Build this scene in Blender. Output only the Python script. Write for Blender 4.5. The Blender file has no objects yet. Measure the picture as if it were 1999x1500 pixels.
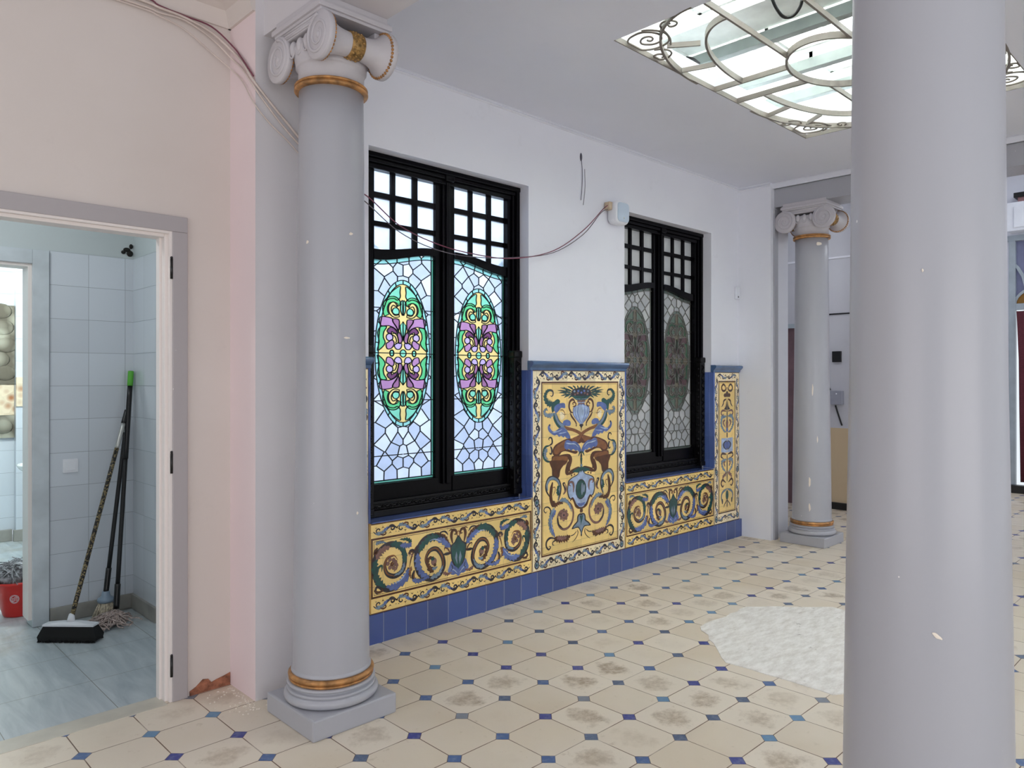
import bpy, bmesh, math, random, json
from mathutils import Vector, Matrix
from mathutils.geometry import tessellate_polygon, delaunay_2d_cdt
random.seed(7)
PI = math.pi
SC = bpy.context.scene
COL = SC.collection

def lin(c):
    return tuple(((v/255.0)/12.92 if v/255.0 <= 0.04045 else ((v/255.0+0.055)/1.055)**2.4) for v in c)
def rgba(c): return (*lin(c), 1.0)

# ------------------------------------------------------------------ materials
class NT:
    def __init__(s, name):
        s.m = bpy.data.materials.new(name); s.m.use_nodes = True
        s.t = s.m.node_tree; s.t.nodes.clear()
        s.out = s.t.nodes.new('ShaderNodeOutputMaterial')
    def n(s, ty, **kw):
        x = s.t.nodes.new(ty)
        for k, v in kw.items(): setattr(x, k, v)
        return x
    def l(s, a, b): s.t.links.new(a, b)
    def val(s, sock, v):
        if hasattr(v, 'default_value') or isinstance(v, bpy.types.NodeSocket): s.l(v, sock)
        else: sock.default_value = v
    def math(s, op, a, b=0.0, c=None, clamp=False):
        x = s.n('ShaderNodeMath', operation=op); x.use_clamp = clamp
        s.val(x.inputs[0], a); s.val(x.inputs[1], b)
        if c is not None: s.val(x.inputs[2], c)
        return x.outputs[0]
    def mix(s, f, a, b):
        x = s.n('ShaderNodeMix', data_type='RGBA'); s.val(x.inputs[0], f)
        s.val(x.inputs[6], a); s.val(x.inputs[7], b)
        return x.outputs[2]
    def pos(s):
        g = s.n('ShaderNodeNewGeometry'); x = s.n('ShaderNodeSeparateXYZ'); s.l(g.outputs['Position'], x.inputs[0])
        return g.outputs['Position'], x.outputs[0], x.outputs[1], x.outputs[2]
    def noise(s, scale, detail=3.0, rough=0.55, vec=None, dist=0.0):
        x = s.n('ShaderNodeTexNoise'); x.inputs['Scale'].default_value = scale
        x.inputs['Detail'].default_value = detail; x.inputs['Roughness'].default_value = rough
        x.inputs['Distortion'].default_value = dist
        if vec is None: vec = s.pos()[0]
        s.l(vec, x.inputs['Vector']); return x.outputs[0]
    def ramp(s, f, a, b):
        x = s.n('ShaderNodeMapRange'); s.val(x.inputs[0], f); x.inputs[1].default_value = a; x.inputs[2].default_value = b
        return x.outputs[0]
    def bsdf(s, col, rough=0.5, metal=0.0, spec=0.5, bump=None, bstr=0.2, bdist=0.002, coat=0.0, normal=None):
        p = s.n('ShaderNodeBsdfPrincipled')
        s.val(p.inputs['Base Color'], col); s.val(p.inputs['Roughness'], rough)
        p.inputs['Metallic'].default_value = metal; p.inputs['Specular IOR Level'].default_value = spec
        p.inputs['Coat Weight'].default_value = coat; p.inputs['Coat Roughness'].default_value = 0.08
        if bump is not None:
            b = s.n('ShaderNodeBump'); b.inputs['Strength'].default_value = bstr; b.inputs['Distance'].default_value = bdist
            s.l(bump, b.inputs['Height']); s.l(b.outputs[0], p.inputs['Normal'])
        s.l(p.outputs[0], s.out.inputs[0]); return p

def simple(name, c, rough=0.5, metal=0.0, spec=0.5, var=0.05, nscale=6.0, bstr=0.0, coat=0.0):
    t = NT(name)
    n = t.noise(nscale)
    lo = tuple(max(0, v*(1-var)) for v in c); hi = tuple(min(255, v*(1+var)) for v in c)
    col = t.mix(t.ramp(n, 0.3, 0.7), rgba(lo), rgba(hi))
    t.bsdf(col, rough, metal, spec, bump=t.noise(nscale*12) if bstr else None, bstr=bstr, coat=coat)
    return t.m

def plaster(name, c, c2, rough=0.6):
    t = NT(name)
    n = t.noise(0.9, 4.0); col = t.mix(t.ramp(n, 0.35, 0.65), rgba(c), rgba(c2))
    n2 = t.noise(5.0, 6.0, 0.7); col = t.mix(t.math('MULTIPLY', t.ramp(n2, 0.62, 0.78), 0.25), col, rgba(tuple(v*0.86 for v in c)))
    t.bsdf(col, rough, bump=t.noise(60.0, 4.0), bstr=0.06, bdist=0.002)
    return t.m

def chipped(name, c, rough=0.3):
    t = NT(name)
    sp = t.ramp(t.noise(38.0, 2.0, 0.5), 0.785, 0.79)
    col = t.mix(sp, rgba(c), rgba((228, 226, 224)))
    t.bsdf(col, rough, bump=t.noise(25.0, 1.0), bstr=0.03)
    return t.m

def grid_tiles(name, ax, pitch, off, tile, grout, gw, rough=0.25, var=0.06, stain=None, coat=0.0):
    """square tiles: ax = two axis letters, pitch/off = two numbers"""
    t = NT(name); P = t.pos(); A = {'x': P[1], 'y': P[2], 'z': P[3]}
    ds, cells = [], []
    for a, p, o in zip(ax, pitch, off):
        q = t.math('DIVIDE', t.math('SUBTRACT', A[a], o), p)
        fr = t.math('FRACT', q); d = t.math('MINIMUM', fr, t.math('SUBTRACT', 1.0, fr))
        ds.append(t.math('MULTIPLY', d, p)); cells.append(t.math('FLOOR', q))
    d = t.math('MINIMUM', ds[0], ds[1])
    g = t.math('LESS_THAN', d, gw)
    cb = t.n('ShaderNodeCombineXYZ'); t.l(cells[0], cb.inputs[0]); t.l(cells[1], cb.inputs[1])
    wn = t.n('ShaderNodeTexWhiteNoise', noise_dimensions='3D'); t.l(cb.outputs[0], wn.inputs['Vector'])
    col = t.mix(wn.outputs['Value'], rgba(tuple(v*(1-var) for v in tile)), rgba(tuple(min(255, v*(1+var)) for v in tile)))
    if stain: col = t.mix(t.math('MULTIPLY', t.ramp(t.noise(stain[1], 6.0, 0.7), 0.5, 0.7), stain[2]), col, rgba(stain[0]))
    col = t.mix(g, col, rgba(grout))
    t.bsdf(col, t.math('ADD', t.math('MULTIPLY', g, 0.5), rough), bump=t.ramp(d, 0.0, gw*2.5), bstr=0.25, bdist=0.001, coat=coat)
    return t.m

def mat_floor():
    P, OX, OY, R = 0.2531, 1.0583, 3.4463, 0.037
    t = NT('floor_cement_tiles'); p = t.pos()
    qx = t.math('DIVIDE', t.math('SUBTRACT', p[1], OX), P); qy = t.math('DIVIDE', t.math('SUBTRACT', p[2], OY), P)
    rx = t.math('FLOOR', t.math('ADD', qx, 0.5)); ry = t.math('FLOOR', t.math('ADD', qy, 0.5))
    ax = t.math('MULTIPLY', t.math('ABSOLUTE', t.math('SUBTRACT', qx, rx)), P)
    ay = t.math('MULTIPLY', t.math('ABSOLUTE', t.math('SUBTRACT', qy, ry)), P)
    s = t.math('ADD', ax, ay)
    dot = t.math('LESS_THAN', s, R)
    # per-dot colour
    cb = t.n('ShaderNodeCombineXYZ'); t.l(rx, cb.inputs[0]); t.l(ry, cb.inputs[1])
    wn = t.n('ShaderNodeTexWhiteNoise', noise_dimensions='2D'); t.l(cb.outputs[0], wn.inputs['Vector'])
    cr = t.n('ShaderNodeValToRGB'); cr.color_ramp.interpolation = 'CONSTANT'
    e = cr.color_ramp.elements; e[0].position = 0; e[0].color = rgba((60, 68, 140)); e[1].position = 0.28; e[1].color = rgba((74, 102, 150))
    for po, c in ((0.55, (98, 138, 172)), (0.8, (84, 100, 128)), (0.93, (128, 134, 144))):
        x = e.new(po); x.color = rgba(c)
    t.l(wn.outputs['Value'], cr.inputs[0])
    dcol = t.mix(t.math('MULTIPLY', t.ramp(t.noise(40.0, 4.0), 0.45, 0.7), 0.35), cr.outputs[0], rgba((150, 160, 175)))
    # per-tile tone
    cx = t.math('FLOOR', qx); cy = t.math('FLOOR', qy)
    cb2 = t.n('ShaderNodeCombineXYZ'); t.l(cx, cb2.inputs[0]); t.l(cy, cb2.inputs[1])
    w2 = t.n('ShaderNodeTexWhiteNoise', noise_dimensions='2D'); t.l(cb2.outputs[0], w2.inputs['Vector'])
    tone = t.mix(w2.outputs['Value'], rgba((212, 197, 174)), rgba((228, 217, 200)))
    tone = t.mix(t.ramp(t.noise(1.1, 3.0), 0.4, 0.65), tone, rgba((222, 211, 194)))
    # worn dirty patch in the middle of each tile, shape from noise
    fx = t.math('ABSOLUTE', t.math('SUBTRACT', t.math('FRACT', qx), 0.5)); fy = t.math('ABSOLUTE', t.math('SUBTRACT', t.math('FRACT', qy), 0.5))
    rad = t.math('SQRT', t.math('ADD', t.math('MULTIPLY', fx, fx), t.math('MULTIPLY', fy, fy)))
    wob = t.math('ADD', rad, t.math('MULTIPLY', t.math('SUBTRACT', t.noise(8.0, 6.0, 0.7), 0.5), 1.1))
    cen = t.math('SUBTRACT', 1.0, t.ramp(wob, 0.17, 0.34))
    amt = t.ramp(w2.outputs['Value'], 0.35, 1.0)
    reg = t.ramp(t.noise(0.8, 3.0), 0.38, 0.55)
    st = t.math('MULTIPLY', t.math('MULTIPLY', cen, amt), t.math('MULTIPLY', reg, t.math('MULTIPLY', t.ramp(t.noise(26.0, 5.0, 0.7), 0.25, 0.6), 0.85)))
    tone = t.mix(st, tone, rgba((142, 118, 88)))
    fleck = t.ramp(t.noise(16.0, 7.0, 0.75), 0.60, 0.72)
    tone = t.mix(t.math('MULTIPLY', fleck, 0.45), tone, rgba((160, 138, 108)))
    speck = t.ramp(t.noise(45.0, 2.0, 0.5), 0.79, 0.80)
    tone = t.mix(speck, tone, rgba((92, 74, 58)))
    col = t.mix(dot, tone, dcol)
    GW = 0.0021
    seam = t.math('MULTIPLY', t.math('LESS_THAN', t.math('MINIMUM', ax, ay), GW), t.math('GREATER_THAN', s, R))
    rim = t.math('LESS_THAN', t.math('ABSOLUTE', t.math('SUBTRACT', s, R)), 0.0016)
    g = t.math('MAXIMUM', seam, rim)
    gm = t.math('MULTIPLY', g, t.ramp(t.noise(3.0, 4.0), 0.25, 0.5))
    col = t.mix(gm, col, rgba((104, 76, 54)))
    t.bsdf(col, t.math('ADD', 0.3, t.math('MULTIPLY', t.noise(7.0, 4.0), 0.35)), bump=t.math('SUBTRACT', t.math('MULTIPLY', t.noise(5.0, 4.0), 0.6), g), bstr=0.25, bdist=0.0015)
    return t.m

def mat_marble():
    t = NT('bathroom_marble_floor'); p = t.pos()
    ds = []
    for a, pi, o in ((p[1], 0.42, 1.04), (p[2], 0.44, 3.52)):
        q = t.math('DIVIDE', t.math('SUBTRACT', a, o), pi); fr = t.math('FRACT', q)
        ds.append(t.math('MULTIPLY', t.math('MINIMUM', fr, t.math('SUBTRACT', 1.0, fr)), pi))
    g = t.math('LESS_THAN', t.math('MINIMUM', ds[0], ds[1]), 0.0015)
    mp = t.n('ShaderNodeMapping'); mp.inputs['Scale'].default_value = (9, 1.2, 1); mp.inputs['Rotation'].default_value = (0, 0, 0.15)
    t.l(p[0], mp.inputs['Vector'])
    v = t.noise(1.6, 5.0, 0.6, vec=mp.outputs[0], dist=0.6)
    col = t.mix(t.ramp(v, 0.35, 0.7), rgba((196, 203, 206)), rgba((162, 172, 178)))
    dirt = t.math('MULTIPLY', t.ramp(t.noise(3.0, 6.0, 0.7), 0.5, 0.68), t.ramp(p[2], 4.3, 4.9))
    col = t.mix(t.math('MULTIPLY', dirt, 0.55), col, rgba((150, 138, 118)))
    col = t.mix(g, col, rgba((120, 118, 112)))
    t.bsdf(col, t.math('ADD', 0.22, t.math('MULTIPLY', t.noise(6.0), 0.3)))
    return t.m

def mat_cement():
    t = NT('white_cement_screed'); p = t.pos()
    mp = t.n('ShaderNodeMapping'); mp.inputs['Scale'].default_value = (3, 9, 1); mp.inputs['Rotation'].default_value = (0, 0, 0.8); t.l(p[0], mp.inputs['Vector'])
    a = t.noise(3.0, 8.0, 0.75, vec=mp.outputs[0]); b = t.noise(9.0, 6.0, 0.7)
    col = t.mix(t.ramp(a, 0.4, 0.65), rgba((240, 237, 231)), rgba((212, 206, 197)))
    col = t.mix(t.ramp(b, 0.64, 0.72), col, rgba((150, 142, 132)))
    t.bsdf(col, 0.75, bump=b, bstr=0.3, bdist=0.004)
    return t.m

def mat_glass(name, c, trans=0.75, rough=0.12, bscale=70.0, bstr=0.35):
    t = NT(name)
    n = t.noise(8.0, 3.0)
    col = t.mix(t.ramp(n, 0.3, 0.7), rgba(tuple(v*0.93 for v in c)), rgba(c))
    tr = t.n('ShaderNodeBsdfTranslucent'); df = t.n('ShaderNodeBsdfDiffuse'); gl = t.n('ShaderNodeBsdfGlossy')
    gl.inputs['Roughness'].default_value = rough; gl.inputs['Color'].default_value = (1, 1, 1, 1)
    t.l(col, tr.inputs['Color']); t.l(col, df.inputs['Color'])
    b = t.n('ShaderNodeBump'); b.inputs['Strength'].default_value = bstr; b.inputs['Distance'].default_value = 0.002
    t.l(t.noise(bscale, 3.0), b.inputs['Height']); t.l(b.outputs[0], gl.inputs['Normal'])
    m1 = t.n('ShaderNodeMixShader'); m1.inputs[0].default_value = trans; t.l(df.outputs[0], m1.inputs[1]); t.l(tr.outputs[0], m1.inputs[2])
    fr = t.n('ShaderNodeFresnel'); fr.inputs[0].default_value = 1.45
    m2 = t.n('ShaderNodeMixShader'); t.l(fr.outputs[0], m2.inputs[0]); t.l(m1.outputs[0], m2.inputs[1]); t.l(gl.outputs[0], m2.inputs[2])
    t.l(m2.outputs[0], t.out.inputs[0]); return t.m

def mat_leopard():
    t = NT('leopard_print_sleeve'); v = t.n('ShaderNodeTexVoronoi'); v.inputs['Scale'].default_value = 95
    t.l(t.pos()[0], v.inputs['Vector'])
    col = t.mix(t.ramp(v.outputs['Distance'], 0.44, 0.5), rgba((150, 132, 92)), rgba((22, 18, 15)))
    col = t.mix(t.ramp(v.outputs['Distance'], 0.22, 0.28), rgba((26, 20, 16)), col)
    t.bsdf(col, 0.35); return t.m

def mat_brick_rubble():
    t = NT('exposed_brick_rubble'); v = t.n('ShaderNodeTexVoronoi'); v.inputs['Scale'].default_value = 14; t.l(t.pos()[0], v.inputs['Vector'])
    col = t.mix(t.ramp(v.outputs['Distance'], 0.2, 0.6), rgba((176, 120, 84)), rgba((226, 210, 184)))
    t.bsdf(col, 0.9, bump=v.outputs['Distance'], bstr=0.8, bdist=0.02); return t.m
def mat_mortar_dabs():
    t = NT('mortar_dabs'); v = t.n('ShaderNodeTexVoronoi'); v.inputs['Scale'].default_value = 7; t.l(t.pos()[0], v.inputs['Vector'])
    col = t.mix(t.ramp(v.outputs['Distance'], 0.25, 0.6), rgba((164, 161, 146)), rgba((104, 98, 86)))
    t.bsdf(col, 0.9, bump=v.outputs['Distance'], bstr=0.8, bdist=0.02); return t.m

M = {}
M['wall'] = plaster('white_wall_paint', (232, 233, 240), (226, 227, 235))
M['wall_warm'] = plaster('cream_pink_wall_paint', (217, 208, 203), (212, 202, 196))
M['pier'] = plaster('pale_pink_wall_paint', (236, 218, 219), (232, 213, 215))
M['pier_grey'] = plaster('grey_beige_pier_paint', (214, 211, 214), (210, 206, 210))
M['ceiling'] = plaster('ceiling_paint', (226, 228, 238), (221, 223, 233))
M['beam'] = plaster('beam_paint', (216, 212, 213), (208, 204, 208))
M['column'] = chipped('grey_column_paint', (171, 172, 179), 0.28)
M['capital'] = plaster('capital_paint', (200, 196, 199), (194, 190, 195), 0.45)
M['gold'] = simple('old_gold_paint', (168, 122, 74), 0.42, 0.3, var=0.25, nscale=20)
M['gold_dark'] = simple('antique_gold_relief', (150, 118, 70), 0.42, 0.45, var=0.3, nscale=60)
M['grey_frame'] = chipped('grey_door_paint', (172, 166, 168), 0.4)
M['white_wood'] = chipped('white_door_paint', (232, 224, 220), 0.4)
M['bath_frame'] = simple('pale_blue_grey_frame_paint', (196, 204, 210), 0.4)
M['floor'] = mat_floor(); M['marble'] = mat_marble(); M['cement'] = mat_cement()
M['bath_tile'] = grid_tiles('white_bathroom_tiles', 'xz', (0.206, 0.2), (1.106, 0.005), (204, 210, 218), (146, 152, 160), 0.0013, 0.15, 0.02)
M['bath_tile_y'] = grid_tiles('white_bathroom_tiles_side', 'yz', (0.206, 0.2), (5.06, 0.005), (204, 210, 217), (146, 152, 160), 0.0013, 0.15, 0.02)
M['bath_wall'] = plaster('bathroom_paint', (196, 204, 206), (190, 198, 200))
M['skirting'] = simple('grey_stone_skirting', (150, 148, 142), 0.5, var=0.1)
M['black_wood'] = simple('black_varnished_wood', (6, 5, 9), 0.25, var=0.2, spec=0.13)
M['black_carved'] = simple('black_carved_wood', (7, 6, 8), 0.3, var=0.3, nscale=30, spec=0.25)
M['lead'] = simple('dark_lead_came', (26, 36, 40), 0.45, 0.3)
M['blue_tile'] = grid_tiles('cobalt_base_tiles', 'xz', (0.1527, 1.0), (4.484, -0.5), (66, 85, 142), (140, 148, 168), 0.0015, 0.12, 0.07, coat=0.3)
M['blue_trim'] = grid_tiles('cobalt_edge_tiles', 'zz', (0.2, 0.2), (0.14, 0.14), (84, 106, 166), (66, 88, 138), 0.001, 0.1, 0.08, coat=0.4)
M['blue_cap'] = simple('blue_grey_glazed_cap', (72, 102, 142), 0.15, var=0.1, coat=0.4)
M['iron'] = simple('cream_painted_iron', (118, 111, 103), 0.45, var=0.06)
M['lantern'] = simple('white_lantern_paint', (222, 226, 222), 0.5)
M['lantern_grey'] = simple('grey_green_lantern_beam', (140, 148, 145), 0.5)
M['black_rubber'] = simple('black_rubber', (18, 18, 20), 0.5)
M['black_plastic'] = simple('black_plastic', (16, 16, 18), 0.35)
M['green_plastic'] = simple('green_plastic', (84, 168, 52), 0.35)
M['silver'] = simple('silver_tube', (190, 190, 186), 0.3, 0.6)
M['leopard'] = mat_leopard()
M['bristle_black'] = simple('black_bristle', (5, 5, 6), 0.8)
M['bristle_pale'] = simple('pale_bristle', (196, 186, 166), 0.8, var=0.2, nscale=80)
M['ferrule'] = simple('blue_grey_plastic', (128, 146, 164), 0.35)
M['mop'] = simple('pinkish_grey_mop_yarn', (172, 156, 150), 0.9, var=0.25, nscale=60)
M['mop_grey'] = simple('dark_grey_mop_yarn', (120, 120, 124), 0.9, var=0.5, nscale=40)
M['red_plastic'] = simple('red_bucket_plastic', (206, 44, 40), 0.3)
M['white_plastic'] = simple('white_plastic', (228, 230, 236), 0.3, var=0.02)
M['cable_white'] = simple('cream_cable', (214, 200, 192), 0.5)
M['cable_red'] = simple('dusky_red_cable', (120, 58, 78), 0.5)
M['cable_grey'] = simple('grey_cable', (96, 88, 96), 0.5)
M['white_ceramic'] = simple('white_sanitary_ceramic', (236, 240, 238), 0.12, coat=0.5)
M['brick'] = simple('exposed_red_brick', (142, 92, 70), 0.9, var=0.25, nscale=30, bstr=0.5)
M['crumbs'] = simple('paint_crumbs', (232, 222, 208), 0.8)
M['rubble'] = mat_brick_rubble(); M['dabs'] = mat_mortar_dabs()
M['curtain'] = grid_tiles('burgundy_curtain_weave', 'yz', (0.012, 0.012), (0, 0), (112, 48, 60), (78, 34, 44), 0.0022, 0.8, 0.1)
M['lavender_wall'] = plaster('far_wall_paint', (200, 201, 208), (192, 192, 200))
M['beige_wall'] = plaster('far_dado_paint', (204, 184, 152), (196, 174, 142))
M['dusky_door'] = simple('dusky_brown_door', (112, 86, 92), 0.5, var=0.1)
M['far_grey'] = simple('far_frame_grey', (158, 168, 176), 0.45)
M['dark_hole'] = simple('dark_hole', (30, 28, 26), 0.9)
M['scuff'] = simple('dark_scuff', (86, 84, 96), 0.8)
G = {'w': mat_glass('frosted_white_glass', (206, 220, 232)), 'c': mat_glass('clear_blue_white_glass', (178, 194, 214)),
     'a': mat_glass('aqua_glass', (118, 200, 172)), 'g': mat_glass('green_glass', (84, 186, 124)), 'e': mat_glass('edge_green_glass', (96, 170, 150)),
     'y': mat_glass('amber_glass', (216, 198, 128)), 'p': mat_glass('purple_glass', (166, 126, 168), bscale=110, bstr=0.9),
     'q': mat_glass('violet_glass', (140, 98, 136)), 'r': mat_glass('plum_glass', (100, 56, 98)), 'l': mat_glass('lavender_glass', (176, 162, 206)),
     'b': mat_glass('pale_aqua_glass', (140, 204, 200))}
G2 = {}  # glass of the dim window, its missing backlight put into the duller colours
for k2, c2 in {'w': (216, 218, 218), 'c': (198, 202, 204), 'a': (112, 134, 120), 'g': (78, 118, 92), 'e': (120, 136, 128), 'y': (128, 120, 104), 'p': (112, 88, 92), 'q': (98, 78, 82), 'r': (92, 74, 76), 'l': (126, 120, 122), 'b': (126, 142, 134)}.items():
    G2[k2] = mat_glass('unlit_glass_'+{'w': 'white', 'c': 'clear', 'a': 'aqua', 'g': 'green', 'e': 'edge', 'y': 'amber', 'p': 'purple', 'q': 'violet', 'r': 'plum', 'l': 'lavender', 'b': 'pale_aqua'}[k2], c2, trans=0.25, rough=0.2, bstr=0.8)
M['lead_grey'] = simple('worn_sheen_lead_came', (128, 128, 122), 0.35, 0.4)  # worn lead, with reflected light put into its paler grey
M['roof_glass'] = mat_glass('white_roof_glass', (250, 252, 250), trans=0.95)
M['lilac_glass'] = mat_glass('lilac_hammered_glass', (176, 178, 204), bscale=60, bstr=1.0)
M['gold_glass'] = mat_glass('golden_hammered_glass', (222, 168, 70), bscale=60, bstr=1.0)
# glazes of the painted tiles
PT = {'Y': (240, 208, 132), 'C': (242, 226, 186), 'B': (84, 46, 22), 'M': (128, 80, 42), 'U': (88, 106, 160), 'G': (112, 132, 150), 'N': (28, 76, 72),
      'W': (158, 176, 206), 'V': (126, 92, 84), 'K': (42, 38, 46)}
GZ = {}
for k, c in PT.items():
    if k in 'YC':
        GZ[k] = grid_tiles('ochre_glaze' if k == 'Y' else 'cream_glaze', 'xz', (0.1527, 0.1485), (4.484, 0.161), c, tuple(v*0.68 for v in c), 0.0009, 0.1, 0.05, coat=0.35,
                           stain=(tuple(v*0.86 for v in c), 9.0, 0.5))
    else: GZ[k] = simple({'B': 'brown', 'M': 'sienna', 'U': 'blue', 'G': 'blue_grey', 'N': 'dark_green', 'W': 'light_blue', 'V': 'purple_brown', 'K': 'blue_black'}[k]+'_glaze', c, 0.12, var=0.12, nscale=25, coat=0.35)

# ------------------------------------------------------------------ mesh building
class MB:
    def __init__(s): s.v = []; s.f = []; s.mi = []; s.sm = []
    def add(s, vs, fs, m=0, smooth=False):
        o = len(s.v); s.v += [tuple(v) for v in vs]
        for f in fs: s.f.append(tuple(i+o for i in f)); s.mi.append(m); s.sm.append(smooth)
        return s
    def box(s, a, b, m=0, bev=0.0):
        x0, y0, z0 = a; x1, y1, z1 = b
        if bev <= 0:
            vs = [(x, y, z) for z in (z0, z1) for y in (y0, y1) for x in (x0, x1)]
            return s.add(vs, [(0, 2, 3, 1), (4, 5, 7, 6), (0, 1, 5, 4), (2, 6, 7, 3), (0, 4, 6, 2), (1, 3, 7, 5)], m)
        bm = bmesh.new(); bmesh.ops.create_cube(bm, size=1.0)
        for v in bm.verts: v.co = Vector(((x0+x1)/2+v.co.x*(x1-x0), (y0+y1)/2+v.co.y*(y1-y0), (z0+z1)/2+v.co.z*(z1-z0)))
        bmesh.ops.bevel(bm, geom=bm.edges[:], offset=bev, segments=2, profile=0.6, affect='EDGES')
        bm.verts.index_update(); s.add([v.co for v in bm.verts], [[v.index for v in f.verts] for f in bm.faces], m); bm.free(); return s
    def lathe(s, c, prof, n=48, axis='z', m=0, a0=0.0, a1=2*PI, smooth=True):
        """prof = [(r, h)...] around axis through c"""
        full = abs(a1-a0-2*PI) < 1e-6; k = n if full else n+1
        vs = []
        for r, h in prof:
            for i in range(k):
                a = a0+(a1-a0)*i/n; p, q = r*math.cos(a), r*math.sin(a)
                vs.append((c[0]+p, c[1]+q, c[2]+h) if axis == 'z' else ((c[0]+h, c[1]+p, c[2]+q) if axis == 'x' else (c[0]+p, c[1]+h, c[2]-q)))
        fs = []
        for j in range(len(prof)-1):
            for i in range(n):
                i2 = (i+1) % k; fs.append((j*k+i, j*k+i2, (j+1)*k+i2, (j+1)*k+i))
        s.add(vs, fs, m, smooth)
        return s
    def tube(s, pts, r, n=8, m=0, closed=False, flat=None, smooth=True, caps=True):
        """round tube, or flat=(w, h, up) rectangular bar along pts; r may be a list"""
        pts = [Vector(p) for p in pts]; N = len(pts)
        if N < 2: return s
        vs = []; up = Vector((0, 0, 1)); prev = None
        for i, p in enumerate(pts):
            if closed: d = pts[(i+1) % N]-pts[i-1]
            else: d = pts[min(i+1, N-1)]-pts[max(i-1, 0)]
            if d.length < 1e-9: d = Vector((1, 0, 0))
            d.normalize()
            if flat:
                u = Vector(flat[2]); sd = d.cross(u).normalized(); w, h = flat[0]/2, flat[1]/2
                for a, b in ((-1, -1), (1, -1), (1, 1), (-1, 1)): vs.append(p+sd*w*a+u*h*b)
            else:
                if prev is None:
                    a = up if abs(d.z) < 0.9 else Vector((1, 0, 0)); e = d.cross(a).normalized()
                else:
                    e = (prev-d*prev.dot(d)); e = e.normalized() if e.length > 1e-6 else d.orthogonal().normalized()
                prev = e; g = d.cross(e); rr = r[i] if isinstance(r, (list, tuple)) else r
                for k in range(n): a = 2*PI*k/n; vs.append(p+e*rr*math.cos(a)+g*rr*math.sin(a))
        k = 4 if flat else n; fs = []
        for i in range(N if closed else N-1):
            j = (i+1) % N
            for q in range(k): fs.append((i*k+q, i*k+(q+1) % k, j*k+(q+1) % k, j*k+q))
        if caps and not closed: fs += [tuple(range(k))[::-1], tuple((N-1)*k+q for q in range(k))]
        return s.add(vs, fs, m, smooth and not flat)
    def prism(s, poly, fn0, fn1, m=0):
        """2D polygon extruded between two mapping functions"""
        n = len(poly); vs = [fn0(*p) for p in poly]+[fn1(*p) for p in poly]
        tris = tessellate_polygon([[Vector((p[0], p[1], 0)) for p in poly]])
        fs = [tuple(t) for t in tris]+[tuple(i+n for i in t)[::-1] for t in tris]+[(i, (i+1) % n, n+(i+1) % n, n+i) for i in range(n)]
        return s.add(vs, fs, m)
    def ball(s, c, r, m=0, n=12, k=8):
        r = r if isinstance(r, (tuple, list)) else (r, r, r); vs = []; fs = []
        for j in range(k+1):
            t = PI*j/k
            for i in range(n): a = 2*PI*i/n; vs.append((c[0]+r[0]*math.sin(t)*math.cos(a), c[1]+r[1]*math.sin(t)*math.sin(a), c[2]+r[2]*math.cos(t)))
        for j in range(k):
            for i in range(n): fs.append((j*n+i, (j+1)*n+i, (j+1)*n+(i+1) % n, j*n+(i+1) % n))
        return s.add(vs, fs, m, True)
    def build(s, name, mats, parent=None, loc=None, clean=True):
        me = bpy.data.meshes.new(name); o = loc or (0, 0, 0)
        me.from_pydata([(v[0]-o[0], v[1]-o[1], v[2]-o[2]) for v in s.v], [], s.f)
        mats = mats if isinstance(mats, (list, tuple)) else [mats]
        for mt in mats: me.materials.append(mt)
        me.polygons.foreach_set('material_index', s.mi); me.polygons.foreach_set('use_smooth', s.sm)
        if clean:
            bm = bmesh.new(); bm.from_mesh(me); bmesh.ops.remove_doubles(bm, verts=bm.verts, dist=1e-6)
            bmesh.ops.recalc_face_normals(bm, faces=bm.faces); bm.to_mesh(me); bm.free()
        me.update()
        ob = bpy.data.objects.new(name, me); COL.objects.link(ob); ob.location = o
        if parent:
            ob.parent = parent; ob.location = Vector(o)-Vector(parent['base']) if 'base' in parent else Vector(o)
        return ob

def thing(name, label, cat, loc=(0, 0, 0), group=None):
    o = bpy.data.objects.new(name, None); COL.objects.link(o); o.location = loc; o.empty_display_size = 0.1
    o['label'] = label; o['category'] = cat
    if group: o['group'] = group
    BASE[o.name] = Vector(loc); return o
BASE = {}
def part(mb, name, mats, par, label=None, clean=True):
    """world-space geometry built as a child of par (an Empty or a part)"""
    w = par.location.copy(); q = par.parent
    while q: w = w+q.location; q = q.parent
    ob = mb.build(name, mats, None, (w.x, w.y, w.z), clean); ob.parent = par; ob.location = (0, 0, 0)
    if label: ob['label'] = label
    return ob
def tag(o, label, cat, group=None, kind=None):
    o['label'] = label; o['category'] = cat
    if group: o['group'] = group
    if kind: o['kind'] = kind
    return o
def struct(mb, name, mats, label=None, clean=True):
    o = mb.build(name, mats, clean=clean); o['kind'] = 'structure'
    if label: o['label'] = label
    return o
def sroot(name, label, loc):
    o = bpy.data.objects.new(name, None); COL.objects.link(o); o.location = loc; o['kind'] = 'structure'; o['label'] = label; o.empty_display_size = 0.1
    return o

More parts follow.
